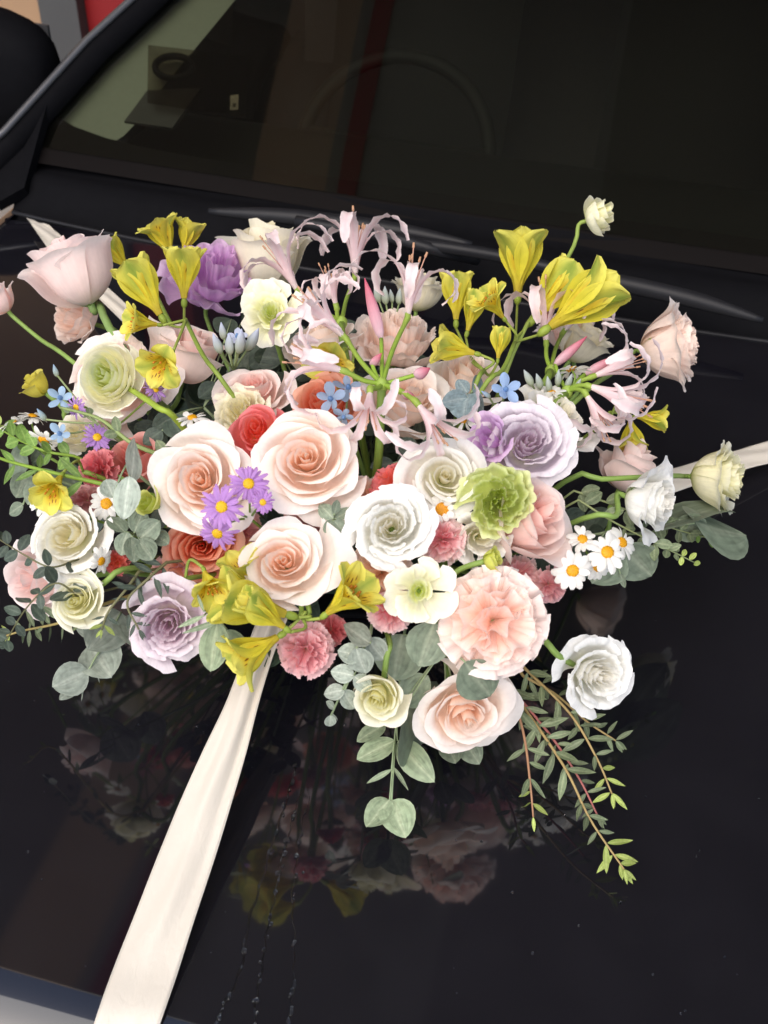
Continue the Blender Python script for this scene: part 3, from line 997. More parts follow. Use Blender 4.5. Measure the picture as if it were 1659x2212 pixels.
def alstro(label, blooms, hub, via=None, group=None, stem_c='7f9440', cat='alstroemeria'):
    """blooms: (base px, base py, tip px, tip py, toward camera, length px, opening, d)"""
    H = mound(*hub)
    root = empty('alstroemeria', Matrix.Translation(H), label, cat, group)
    rmw = root.matrix_world.copy()
    inv = rmw.inverted()
    P = [H] + ([mound(*q) for q in via] if via else [])
    P.append(foam_point(P[-1]))
    path = smooth_path(P, 14)
    tube('stem', path, .0021, root, stem_c, 7, 'green', inv)
    for b in blooms:
        bx, by, tx, ty, cz, lp, opn, d = b[:8]
        B = mound(bx, by, d)
        dx, dy = tx - bx, -(ty - by)
        n = math.hypot(dx, dy) or 1
        ax = cdir(dx / n, dy / n, cz)
        L = msize(lp * 1.12, B)
        alstro_bloom(root, rmw, B, ax, L, opn, random.uniform(0, 6.28), b[8] if len(b) > 8 else .6)
        mid = (H + B) / 2 - ax * .012 + Vector((0, 0, .004))
        tube('pedicel', smooth_path([H, mid, B - ax * L * .08], 10), .0013, root, stem_c, 6, 'green', inv, '93a04a')
    return root

# ---- nerine
def nerine_floret(root, rmw, H, B, ax, L, curl=1.0, spin=0.0, st=True, c0='f6dedf', c1='f9eae9', cmid='f0c0c6'):
    mw = frame(B, ax, spin)
    pi = rmw.inverted()
    path = smooth_path([H, (H + B) / 2 + (B - H).cross(FWD).normalized() * .002, B], 8) + [B + ax * .006]
    # pedicel mesh is the floret's body, its frame sits at the tube
    v, f = tube_data([mw.inverted() @ p for p in path], [.0021] * (len(path) - 2) + [.0030, .0026], 7)
    tt = np.repeat(np.linspace(0, 1, len(path)), 7)[:, None]
    col = hx('87a63c') * (1 - tt) + hx('8fa548') * tt
    fl = mesh_obj('floret', v, f, 'green', root, col, np.zeros((len(v), 2)))
    child(fl, rmw, mw)
    nu, nv = 7, 22
    U, V, uv = grid_uv(nu, nv)
    F = grid_faces(nu, nv)
    for k in range(6):
        a = k * math.pi / 3 + rng.normal(0, .16)
        Lk = L * rng.uniform(.9, 1.12)
        W = .074 * L * rng.uniform(.9, 1.15)
        wv = W * (.42 + .58 * sstep(0, .5, V)) * np.clip(1 - np.clip((V - .78) / .235, 0, 1) ** 2.4, 0, 1) ** .6
        tot = R_(rng.uniform(120, 225)) * curl
        alpha = R_(8) + R_(30) * sstep(.08, .5, V) + tot * sstep(.34, 1.05, V)
        dv = Lk * 1.4 / (nv - 1)
        r = .012 * L + np.cumsum(np.sin(alpha), 0) * dv
        z = np.cumsum(np.cos(alpha), 0) * dv
        p1 = rng.uniform(0, 6.28)
        cr = sstep(.3, .55, V) * .017 * L
        n_off = cr * np.sin(V * 42 + p1 + U * 1.2) * U * 1.1 + .20 * W * (1 - U ** 2)
        lat = U * wv * (1 + .16 * np.sin(V * 37 + p1) * sstep(.3, .5, V)) + .03 * L * np.sin(V * 3 + p1) * V
        r2 = r + n_off * np.cos(alpha)
        z2 = z - n_off * np.sin(alpha)
        x = r2 * math.cos(a) - lat * math.sin(a)
        y = r2 * math.sin(a) + lat * math.cos(a)
        c = hx(c0) + (hx(c1) - hx(c0)) * sstep(.1, .7, V)[..., None]
        c = c + (hx(cmid) - c) * (np.exp(-(U / .35) ** 2) * .55 * sstep(.08, .4, V) * (1 - .5 * V))[..., None]
        c = c + (hx('efe6e0') - c) * ((1 - sstep(0, .2, V)) * .6)[..., None]
        mesh_obj('petal', np.stack([x, y, z2], -1).reshape(-1, 3), F, 'petal', fl, c.reshape(-1, 3), uv)
    if st:
        for k in range(5):
            a = k * 1.26 + rng.uniform(-.3, .3)
            e = rng.uniform(.6, .9) * L
            s = rng.uniform(.04, .16) * L
            q = smooth_path([Vector((0, 0, .1 * L)), Vector((s * .4 * math.cos(a), s * .4 * math.sin(a), .6 * e)), Vector((s * math.cos(a), s * math.sin(a), e))], 8)
            d = (q[-1] - q[-2]).normalized()
            q += [q[-1] + d * .01 * L, q[-1] + d * .07 * L]
            rr = [.008 * L] * (len(q) - 2) + [.018 * L, .013 * L]
            tube('stamen', q, rr, fl, 'ecc0c6', 5, 'petal', None, 'd9ae88')
    return fl

def bud_mesh(root, rmw, B, ax, L, W, c0, c1, name='bud', material='petal', c2=None):
    n, k = 9, 9
    pts, rad = [], []
    for i in range(k):
        t = i / (k - 1)
        pts.append(Vector((0, 0, L * t)))
        rad.append(max(.0003, W * math.sin(min(1, t ** .75 * .98 + .03) * math.pi) ** .8 * (1 if t < .9 else .9)))
    v, f = tube_data(pts, rad, n)
    v = [Vector((p.x * (1 + .16 * math.cos(3 * math.atan2(p.y, p.x))), p.y * (1 + .16 * math.cos(3 * math.atan2(p.y, p.x))), p.z)) for p in v]
    tt = np.repeat(np.linspace(0, 1, k), n)[:, None]
    col = hx(c0) * (1 - tt) + hx(c1) * tt
    uv = np.stack([np.tile(np.linspace(0, 1, n), k), np.repeat(np.linspace(0, 1, k), n)], 1)
    o = mesh_obj(name, v, f, material, root, col, uv)
    return child(o, rmw, frame(B, ax))

def nerine(label, hub, florets, buds=(), via=None, stem_r=.0036, group=None, cat='nerine', **kw):
    """florets: (base px, base py, dx, dy, toward camera, length px, curl, d)"""
    H = mound(*hub)
    root = empty('nerine', Matrix.Translation(H), label, cat, group)
    rmw = root.matrix_world.copy()
    inv = rmw.inverted()
    P = [H] + ([mound(*q) for q in via] if via else [H - Vector((0, 0, .03))])
    P.append(foam_point(P[-1]))
    tube('stem', smooth_path(P, 14), stem_r, root, '6d8438', 9, 'green', inv)
    v, f = tube_data([H + Vector((0, 0, k)) for k in (-.007, -.003, .002, .006)], [stem_r, .0055, .0055, .002], 8)
    hb_ = mesh_obj('bract', [inv @ p for p in v], f, 'green', root, np.array([hx('8fa84a')] * len(v)), np.zeros((len(v), 2)))
    for bx, by, dx, dy, cz, lp, cu, d in florets:
        B = mound(bx, by, d)
        nerine_floret(root, rmw, H, B, cdir(dx, dy, cz), msize(lp * 1.14, B), cu, random.uniform(0, 6.28), **kw)
    for bx, by, dx, dy, cz, lp, wp, d in buds:
        B = mound(bx, by, d)
        ax = cdir(dx, dy, cz)
        bud_mesh(root, rmw, B, ax, msize(lp, B), msize(wp, B), 'ecd3da', 'd9667e')
        tube('pedicel', smooth_path([H, (H + B) / 2, B + ax * .002], 8), .0018, root, '87a63c', 6, 'green', inv)
    return root

# ---- daisies, asters, small blue stars
def ray_head(root, rmw, Pc, ax, R, n, w, colr, disc, dr=.30, rows=1, hang=.15, tipw=.6, dome=.12):
    mw = frame(Pc, ax, random.uniform(0, 6))
    # domed disc with small bumps
    v, f = [], []
    nn, kk = 18, 7
    for j in range(kk):
        th = (j / (kk - 1)) * 1.5
        for i in range(nn):
            a = 6.2832 * i / nn + j * .17
            q = dr * R * math.sin(th) * (1 + .05 * ((i + j) % 2)) + .0001
            v.append(Vector((q * math.cos(a), q * math.sin(a), dome * R * math.cos(th) * 1.4 + .03 * R * ((i + j) % 2))))
    f = [tuple(reversed(x)) for x in grid_faces(nn, kk, True)]
    col = np.array([hx(disc) * (1.12 if (i + j) % 2 else .72) for j in range(kk) for i in range(nn)])
    hd = mesh_obj('flower_head', v, f, 'green', root, np.clip(col, 0, 1), np.zeros((len(v), 2)))
    child(hd, rmw, mw)
    nu, nv = 5, 7
    U, V, uv = grid_uv(nu, nv)
    F = grid_faces(nu, nv)
    me_ = []
    for q in range(4):
        wv = w * R * .5 * (.5 + .5 * sstep(0, .5, V)) * np.sqrt(np.clip(1 - np.clip((V - tipw) / (1.03 - tipw), 0, 1) ** 2, 0, 1))
        h = hang * rng.uniform(.3, 1.7)
        x = dr * .8 * R + (1 - dr * .8) * R * V
        z = .10 * R * np.sin(V * 2) - h * R * V ** 2 + .06 * w * R * np.cos(U * 3) + rng.normal(0, .03) * R * V
        c = np.array([hx(colr)] * U.size) * rng.uniform(.95, 1.03)
        o = mesh_obj('petal', np.stack([x, U * wv, z], -1).reshape(-1, 3), F, 'petal', None, np.clip(c, 0, 1), uv)
        me_.append(o.data)
        bpy.data.objects.remove(o)
    for k in range(n * rows):
        o = bpy.data.objects.new('petal', me_[k % 4])
        link(o, hd)
        s = rng.uniform(.78, 1.1) * (1 if k < n else .9)
        o.matrix_basis = Matrix.Rotation(6.2832 * k / n + (0 if k < n else 3.14 / n) + rng.normal(0, .05), 4, 'Z') @ Matrix.Rotation(rng.normal(0, .17), 4, 'Y') @ Matrix.Rotation(rng.normal(0, .25), 4, 'X') @ Matrix.Scale(s, 4)
    return hd

def spray(name, cat, label, heads, hub, n=15, w=.30, colr='f1f0ea', disc='d99a12', rows=1, group=None, stem_c='75903e', **kw):
    """heads: (px, py, r px, facing, d)"""
    H = mound(*hub)
    root = empty(name, Matrix.Translation(H), label, cat, group)
    rmw = root.matrix_world.copy()
    inv = rmw.inverted()
    tube('stem', smooth_path([H, (H + foam_point(H)) / 2, foam_point(H)], 8), .0012, root, stem_c, 6, 'green', inv)
    for px, py, rp, fc, d in heads:
        P = mound(px, py, d)
        ax = cdir(*fc)
        R = msize(rp, P)
        ray_head(root, rmw, P, ax, R, n, w, colr, disc, rows=rows, **kw)
        tube('stalk', smooth_path([H, (H + P) / 2 - ax * .008, P - ax * .02 * 0.4, P], 9), .0009, root, stem_c, 6, 'green', inv)
    return root

def star_spray(label, heads, hub, colr='9fb9dc', buds=(), group=None):
    H = mound(*hub)
    root = empty('blue_star_flower', Matrix.Translation(H), label, 'flower', group)
    rmw = root.matrix_world.copy()
    inv = rmw.inverted()
    tube('stem', smooth_path([H, (H + foam_point(H)) / 2, foam_point(H)], 8), .0013, root, '8d9c6c', 6, 'green', inv)
    for px, py, rp, fc, d in heads:
        P = mound(px, py, d)
        ax = cdir(*fc)
        ray_head(root, rmw, P, ax, msize(rp, P), 5, .62, colr, '6f93c4', dr=.16, hang=-.12, tipw=.55, dome=.3)
        tube('stalk', smooth_path([H, (H + P) / 2 - ax * .006, P], 8), .0009, root, '8d9c6c', 6, 'green', inv)
    for px, py, dx, dy, cz, lp, d in buds:
        P = mound(px, py, d)
        ax = cdir(dx, dy, cz)
        L = msize(lp, P)
        ax = (ax + Vector(rng.normal(0, .16, 3))).normalized()
        L *= rng.uniform(.75, 1.15)
        bud_mesh(root, rmw, P, ax, L, L * .20, 'aab28e', colr, material='petal')
        tube('stalk', smooth_path([H, (H + P) / 2, P + ax * .002], 8), .0009, root, '8d9c6c', 6, 'green', inv)
    return root

# ------------------------------------------------------------------ the blooms, one by one
FA = (0, .25, 1)
def rose(*a, **k):
    k.setdefault('material', 'satin')
    return flower('rose', 'rose', *a, **k)
def lisi(*a, **k): return flower('lisianthus', 'lisianthus', *a, **k)
def carn(px, py, r, face, pal, label, **k): return flower('carnation', 'carnation', 'carnation', px, py, r, face, pal, label, **k)
def ranu(*a, **k): return flower('ranunculus', 'ranunculus', *a, **k)

# roses
rose('rose', 430, 1035, 108, (-.02, .12, 1), 'blush', 'full blush rose with peach heart beside the purple asters', d=.035)
rose('rose', 660, 990, 116, (.02, .18, 1), 'blush', 'largest blush rose, below the coral rose and right of purple asters', d=.045)
rose('rose', 612, 1212, 96, (-.02, .22, 1), 'blush', 'cream blush rose above the yellow alstroemeria cluster and ivory ribbon', d=.035, n=26)
rose('rosebud', 160, 590, 92, (-.42, .9, .35), 'palepink', 'pale pink rosebud held up at the windshield side of the bouquet', d=.04, sep=True, via=[(215, 660, .02), (270, 760, .0)], stem_r=.0038, stem_c='7b9555')
rose('rose_cup', 1165, 1110, 100, (.62, .30, .72), 'pinkblush', 'pink-hearted rose turned sideways beside the lime green lisianthus', d=.03, depth=1.05)
rose('rose', 1010, 1545, 98, (.12, -.30, 1), 'blush', 'blush rose hanging lowest over the hood under the peach frilly bloom', d=.02)
rose('rosebud', 580, 560, 86, (.06, .95, .25), 'cream', 'cream rose seen from behind next to the purple lisianthus', d=-.02, sep=False)
rose('rose_cup', 1372, 990, 76, (.35, .75, .15), 'palepink', 'shaded blush rose behind the yellow alstroemeria on the ribbon', d=-.05)
rose('rose_cup', 885, 850, 92, (.25, .55, .75), 'blush', 'pale blush rose behind the thick green nerine stem', d=-.035, n=20)
rose('rose_cup', 1010, 800, 72, (.15, .7, .6), 'blush', 'blush rose behind the crossing alstroemeria stems', d=-.05, n=16)
rose('rose', 548, 835, 72, (-.1, .55, .8), 'pinkblush', 'pale pink rose above the coral rose, behind the large blush rose', d=-.02, n=22)
rose('rose', 553, 925, 64, (-.10, .3, 1), 'coralpink', 'coral pink rose between the two big blush roses', d=.022, n=20, curl=.6)
rose('rose_cup', 690, 862, 74, (-.2, .4, .9), 'orange', 'pale orange rose tucked behind the largest blush rose', d=.005, n=22)
rose('rose', 962, 1030, 76, (.05, .15, 1), 'white', 'small white rose beside the lilac lisianthus', d=.035, n=22, ruf=.04, point=.12)
rose('rose', 435, 1180, 92, (.12, -.05, 1), 'orange', 'dusky orange rose under the asters, above yellow alstroemeria', d=-.02, n=26)
rose('rose_cup', 285, 985, 68, (-.3, .5, .7), 'salmon', 'salmon rose behind the eucalyptus leaf pair', d=-.02, n=16)
rose('rose_cup', 60, 1255, 76, (-.5, -.1, .7), 'palepink', 'pale pink rose behind thin eucalyptus twigs at the side', d=-.01, n=16)
rose('rosebud', 408, 770, 72, (.3, .9, .3), 'pinkblush', 'dim blush rose behind yellow alstroemeria flowers and blue buds', d=-.06, n=12)
rose('rosebud', 700, 760, 70, (-.3, .8, .4), 'blush', 'blush rose low behind the nerine florets', d=-.08, n=12)
rose('rose_cup', 815, 1512, 58, (-.15, -.25, 1), 'yellowwhite', 'small creamy yellow rose hanging beside silvery eucalyptus', d=.03, n=24, ruf=.05, via=[(835, 1420, .01), (838, 1370, -.02)])
rose('rose', 163, 1298, 56, (-.1, .0, 1), 'yellowwhite', 'small round creamy rose under the white lisianthus', d=.03, n=28, ruf=.03, point=.08, curl=.3, hw1=.9, via=[(230, 1255, .01), (300, 1225, -.02)])

# lisianthus
lisi('lisianthus', 845, 1137, 86, (-.02, .12, 1), 'purewhite', 'full white ruffled lisianthus below the coral carnation', d=.04, n=30)
lisi('lisianthus', 1142, 952, 94, (.05, .22, 1), 'lilac', 'large lilac lisianthus with pale ruffled rim', d=.04, n=30, ruf=.065)
lisi('lisianthus_cup', 1205, 905, 80, (.35, .5, .6), 'white', 'white lisianthus half hidden behind the lilac one', d=-.01, n=14)
lisi('lisianthus_cup', 1055, 950, 56, (-.45, .1, .9), 'purple', 'violet lisianthus petals at the flank of the lilac bloom', d=.03, n=10)
lisi('frilly', 1080, 1085, 74, (.05, -.05, 1), 'lime', 'lime green frilled lisianthus', d=.05, n=22)
lisi('carnation', 1065, 1345, 118, (-.05, -.02, 1), 'peach', 'big frilly peach lisianthus above the lowest rose', d=.03, n=50, ruf=.17, kk=1.5, wid=.72, serr=.015, flat=.75)
lisi('lisianthus_cup', 1292, 1458, 74, (.40, -.10, .9), 'purewhite', 'white lisianthus on a green stalk beside the peach frilly bloom', d=.02, n=26, depth=.7, via=[(1205, 1415, .0), (1150, 1360, -.03)], stem_r=.0028)
lisi('lisianthus_cup', 1470, 742, 78, (.85, .12, .35), 'palepeach', 'pale peach frilled lisianthus held out on its own stalk', d=.0, n=24, ruf=.08, depth=1.1, curl=.9, via=[(1330, 800, -.01), (1230, 880, -.02)], stem_r=.0024, sep=True)
lisi('lisianthus_cup', 1418, 1083, 70, (.75, -.15, .55), 'purewhite', 'white lisianthus in side view nearest the pink-hearted rose', d=.04, n=22, depth=1.0, via=[(1330, 1115, .02), (1260, 1120, .0)], sep=True)
lisi('lisianthus_cup', 1570, 1032, 72, (.85, -.05, .45), 'yellowwhite', 'creamy lisianthus over the ribbon at the end of a long stalk', d=.03, n=22, depth=1.05, via=[(1450, 1028, .01), (1300, 1035, .0), (1220, 1040, -.03)], sep=True)
lisi('lisianthus', 140, 1158, 77, (-.12, .10, 1), 'white', 'white lisianthus with hollow yellow throat beside daisies', d=.04, n=22, r0=.22, ruf=.03, zd=.36)
lisi('lisianthus', 362, 1352, 84, (.05, -.15, 1), 'mauve', 'dusky mauve lisianthus over the hood next to eucalyptus twigs', d=.01, n=26, ruf=.07)
lisi('frilly', 468, 575, 96, (.22, .55, .75), 'purple', 'bright purple lisianthus in front of the cream rose', d=.0, n=20, ruf=.16, jit=.12, spin=.6)
lisi('frilly', 145, 685, 68, (-.55, .10, .5), 'palepeach', 'pale pink lisianthus under the tall rosebud', d=-.03, n=18, ruf=.07)
lisi('lisianthus', 245, 810, 106, (-.12, .2, 1), 'peach', 'wide pink lisianthus behind the greenish white ranunculus', d=-.01, n=18, r0=.2, ruf=.06)
lisi('frilly', 855, 710, 98, (.05, .75, .55), 'palepeach', 'apricot frilled lisianthus behind the nerine', d=-.045, n=24, ruf=.11)
lisi('lisianthus_cup', 1265, 725, 66, (.45, .75, .3), 'cream', 'cream lisianthus behind the long yellow alstroemeria', d=-.06, n=14)
lisi('lisianthus_cup', 905, 615, 60, (.1, .9, .3), 'cream', 'cream lisianthus at the back behind the upright nerine floret', d=-.09, n=14)
lisi('lisianthus_cup', 1037, 1160, 52, (.1, -.05, 1), 'white', 'small white lisianthus between pink carnation and pink rose', d=.015, n=14)
lisi('lisianthus_cup', 1225, 700, 60, (-.2, .8, .3), 'palepink', 'pale pink bloom shaded behind the alstroemeria stems', d=-.08, n=12)
lisi('lisianthus_cup', -12, 640, 44, (-.6, .7, .3), 'pinkblush', 'pink lisianthus on a thin stalk beyond the rosebud', d=.0, n=12, via=[(90, 735, .0), (180, 800, -.02)], stem_r=.0022)
lisi('lisianthus_cup', 165, 935, 48, (-.3, .3, .8), 'cream', 'cream bloom behind the pale blue star flowers', d=-.03, n=12)
lisi('lisianthus_cup', 520, 890, 58, (-.2, .4, .8), 'cremecarn', 'pale yellow bloom behind the coral pink rose', d=-.02, n=18, ruf=.09)

# ranunculus
ranu('open_ranunculus', 585, 677, 74, (.0, .22, 1), 'greenwhite', 'greenish white ranunculus between purple lisianthus and nerine', d=.01, ts=[.1, .14, .18, .22, .26, .3, .34, .38, .42, .46, .5, .55, .6, .8, .84, .88, .91, .93, .95, .97, .98, .99, 1.0, 1.0], hw1=.5, ruf=.06)
ranu('ranunculus', 228, 812, 84, (-.25, .12, 1), 'creamgreen', 'creamy ranunculus with lime heart on the pink lisianthus', d=.05, n=38, via=[(340, 880, .04), (400, 930, .0)], stem_r=.0026, stem_c='93a83e')
ranu('open_ranunculus', 905, 1277, 74, (-.02, .05, 1), 'greenwhite', 'flat open cream ranunculus with green cup beside the peach frilly bloom', d=.04)
ranu('ranunculus', 1303, 460, 50, (.65, .25, .35), 'yellowwhite', 'single white ranunculus bud standing highest on a curved stalk', d=.03, n=14, depth=.8, sep=True, via=[(1240, 530, .02), (1180, 640, .0), (1110, 760, -.03)], stem_r=.0021, stem_c='8ca04e')

# carnations
carn(825, 1235, 70, (.0, .15, 1), 'peachcarn', 'peach carnation between white lisianthus and open ranunculus', d=.0, n=40)
carn(845, 1318, 52, (.0, -.25, 1), 'pinkcarn', 'pale pink carnation under the open ranunculus', d=.0, n=34)
carn(660, 1405, 60, (.0, -.15, 1), 'pink', 'rose pink carnation over the ribbon beside silvery leaves', d=.01, n=46, ruf=.12)
carn(716, 1362, 36, (.1, .0, 1), 'hotpink', 'small deep pink carnation behind the rose pink one', d=-.02, n=28)
carn(955, 1165, 52, (.0, .05, 1), 'pinkcarn', 'pink-hearted carnation between white lisianthus and small white bloom', d=.01, n=36)
carn(860, 1055, 58, (.0, .25, 1), 'coralpink', 'coral carnation behind the full white lisianthus', d=.0, n=40)
carn(1190, 1265, 40, (.3, -.25, .9), 'pink', 'pink carnation peeping out under the daisies', d=-.02, n=28)
carn(368, 1245, 44, (-.1, .0, 1), 'dustypink', 'dusty pink carnation beneath the dusky orange rose', d=-.03, n=30)
carn(252, 1215, 28, (-.1, .1, 1), 'coralpink', 'tiny coral carnation under round eucalyptus leaves', d=-.01, n=24)
carn(212, 1015, 46, (-.3, .15, .9), 'hotpink', 'pink carnation between salmon rose and yellow alstroemeria', d=-.01, n=34)
carn(790, 1075, 46, (-.1, .1, 1), 'peachcarn', 'small beige pink carnation between largest rose and coral carnation', d=-.02, n=28)
carn(520, 1150, 50, (.1, .0, 1), 'pink', 'pink carnation in the shade under the asters', d=-.05, n=26)
carn(665, 1130, 50, (.1, .0, 1), 'dustypink', 'shaded pink carnation under the largest blush rose', d=-.05, n=26)
carn(1120, 1240, 44, (.1, .1, 1), 'pinkcarn', 'pale pink carnation behind the peach frilly bloom', d=-.03, n=26)
carn(185, 1080, 36, (-.1, .1, 1), 'dustypink', 'dusty pink carnation between white lisianthus and eucalyptus pair', d=-.01, n=24)

# little buds
for px, py, rp, fc, pal, lab in ((322, 1088, 28, (-.5, .2, .7), 'greenbud', 'lime green bud beside the full blush rose'),
                                 (1062, 1207, 24, (.8, .3, .4), 'greenbud', 'lime green bud above the peach frilly bloom'),
                                 (80, 832, 32, (-.6, .6, .4), 'yellowbud', 'greenish yellow bud above the blue star flower')):
    flower('lisianthus_bud', 'flower bud', 'rosebud', px, py, rp, fc, pal, lab, d=.03, n=8, ruf=.05)

# alstroemeria stems, each with its blooms
alstro('yellow alstroemeria with four blooms beside the purple lisianthus',
       [(398, 655, 403, 565, .25, 105, .45, .03), (352, 690, 300, 600, .2, 120, .30, .04, .9), (345, 702, 290, 700, .6, 72, .75, .04), (372, 760, 365, 775, 1.2, 84, 1.0, .05)],
       (400, 690, .02), [(440, 770, .01), (500, 850, -.01)])
alstro('yellow alstroemeria at the back behind the tall rosebud',
       [(280, 585, 245, 545, .3, 70, .6, -.03), (375, 560, 350, 500, .3, 85, .7, -.02), (395, 555, 410, 500, .2, 72, .5, -.03)],
       (330, 620, -.04), [(380, 720, -.05)])
alstro('tall yellow alstroemeria with upright funnel under the ranunculus bud',
       [(1118, 645, 1122, 520, .15, 128, .42, .02), (1090, 690, 1050, 650, .6, 78, .75, .03), (1148, 695, 1225, 600, .12, 128, .22, .03, 1.0), (1175, 715, 1300, 625, .12, 158, .26, .04, .9)],
       (1112, 740, .02), [(1085, 800, .02), (1030, 860, .0)])
alstro('yellow alstroemeria with side-facing bloom behind blush rose',
       [(1032, 765, 945, 745, .15, 88, .55, .0), (985, 700, 985, 610, .1, 95, .40, -.03), (1008, 722, 1030, 645, .1, 80, .15, -.03, .9), (1075, 780, 1080, 730, .1, 62, .15, -.02, .9)],
       (1045, 800, -.01), [(1020, 850, .0)])
alstro('yellow alstroemeria bloom behind the nerine florets', [(742, 757, 735, 767, 1.2, 96, .9, .02)], (760, 800, -.02))
alstro('yellow alstroemeria cluster with green-striped buds above the ivory ribbon',
       [(630, 1330, 500, 1285, .35, 150, .38, .03, .9), (610, 1370, 545, 1410, .3, 120, .62, .03), (620, 1360, 545, 1295, .5, 110, .15, .05, 1.0), (560, 1290, 530, 1225, .4, 100, .55, .01)],
       (650, 1330, .02), [(668, 1280, .0)])
alstro('yellow alstroemeria bloom opening sideways under the white lisianthus', [(700, 1330, 790, 1255, .45, 118, .7, .03, .7)], (668, 1325, .02), [(672, 1270, .0)])
alstro('golden alstroemeria bloom against the dusky orange rose', [(440, 1230, 455, 1255, .9, 84, .75, .03, .3)], (400, 1250, .0))
alstro('yellow alstroemeria bloom between white lisianthus and daisies', [(134, 1025, 130, 1045, 1.2, 82, .85, .05, .2)], (180, 1020, .0), [(240, 1040, -.02)])
alstro('greenish alstroemeria bloom drooping over the shaded blush rose', [(1370, 900, 1420, 905, .1, 62, .5, -.02, 1.0), (1360, 895, 1365, 970, .2, 70, .45, -.02, 1.0)], (1320, 900, -.03))

# nerines
nerine('pink nerine umbel with curled petals on a thick green stem', (825, 830, .06),
       [(880, 688, .12, 1, .15, 150, 1.0, .06), (748, 732, -.8, .75, .25, 150, .8, .07), (748, 803, -1, .25, .35, 140, .85, .08),
        (800, 838, -.05, -.85, .55, 120, 1.0, .08), (897, 866, .55, -.75, .4, 130, .85, .08)],
       [(825, 736, -.28, 1, .1, 138, 13, .06), (893, 812, .9, .4, .2, 40, 13, .07), (868, 850, .6, -.2, .5, 36, 10, .07), (800, 790, .6, .6, .5, 40, 9, .06)],
       via=[(822, 900, .03), (815, 1010, -.02)])
nerine('pink nerine umbel at the back by the cream rose', (738, 695, -.03),
       [(766, 602, .04, 1, .1, 145, 1.0, -.01), (645, 632, -.5, .9, .1, 130, .8, -.02), (728, 668, -.25, 1, .3, 95, 1.0, .0)],
       [], via=[(745, 760, -.05)], c0='f4dadc', c1='f8e6e6')
nerine('pink nerine umbel spilling over the shaded blush rose', (1225, 845, .0),
       [(1268, 832, .85, -.35, .25, 150, .8, .04), (1262, 845, .45, -.9, .3, 120, .7, .03), (1275, 815, 1, .35, .25, 120, .8, .03)],
       [(1195, 790, .75, .65, .1, 95, 11, .0), (1260, 810, .9, .5, .1, 85, 11, .02)], via=[(1180, 900, -.02)])
nerine('pale nerine florets behind the long yellow alstroemeria', (1190, 800, -.04),
       [(1180, 745, -.05, 1, .1, 140, .9, -.03), (1215, 720, .6, .8, .1, 110, .8, -.04)], [], via=[(1160, 850, -.04)], c0='f4d8da', c1='f7e2e2')

# daisies and asters
spray('daisy', 'daisy', 'white daisy cluster with golden eyes under the pink-hearted rose',
      [(1237, 1233, 44, (-.1, .1, 1), .03), (1312, 1193, 46, (.05, .3, 1), .04), (1343, 1172, 40, (.4, .35, .8), .02), (1258, 1165, 36, (-.1, .5, .9), .015), (1290, 1225, 34, (0, -.3, .9), .01)], (1230, 1150, -.02), n=13, w=.40)
spray('daisy', 'daisy', 'white daisies between yellow alstroemeria and white lisianthus', [(97, 1080, 42, (-.3, .3, .9), .03), (230, 1088, 42, (.2, .2, 1), .02), (218, 1212, 32, (.7, -.3, .5), .02)], (200, 1120, -.02), n=14, w=.36)
spray('daisy', 'daisy', 'single daisy above the full blush rose', [(415, 903, 36, (0, .85, .5), .03)], (430, 960, -.02), n=14, w=.34)
spray('daisy', 'daisy', 'white daisies in side view below the greenish yellow bud', [(30, 915, 36, (-.5, .8, .2), .02), (95, 950, 40, (-.2, -.7, .5), .02), (70, 900, 34, (.1, .9, .2), .0)], (110, 990, -.01), n=13, w=.36)
spray('daisy', 'daisy', 'small daisy tucked under the small white rose', [(955, 1100, 34, (-.1, .0, 1), .02)], (950, 1140, -.03), n=9, w=.5, disc='cf8a10', dr=.42)
spray('daisy', 'daisy', 'half hidden daisy between nerine petal and lilac lisianthus', [(1003, 905, 36, (-.7, .2, .6), -.01)], (1020, 960, -.04), n=12, w=.38)
spray('daisy', 'daisy', 'daisy seen from below beside the nerine buds', [(1235, 800, 40, (-.3, .8, -.2), .03), (1190, 850, 34, (-.2, .6, .3), .0)], (1200, 880, -.03), n=13, w=.34)
spray('aster', 'aster', 'purple asters between the two big blush roses',
      [(537, 1045, 44, (.1, .15, 1), .065), (479, 1095, 48, (-.05, .05, 1), .075), (568, 1085, 27, (.2, .0, 1), .06), (470, 1152, 44, (-.1, -.5, .8), .05)], (540, 1120, .0), n=20, w=.18, colr='bd90cf', disc='dcae1a', dr=.27, rows=2, tipw=.7)
spray('aster', 'aster', 'purple asters at the edge of the wide pink lisianthus', [(335, 842, 30, (.5, .5, .5), .02), (165, 880, 26, (-.3, -.3, .8), .03), (210, 945, 34, (.2, .3, .7), .0)], (240, 930, -.03), n=18, w=.18, colr='b48ccb', disc='dcae1a', dr=.27, rows=2, tipw=.7)

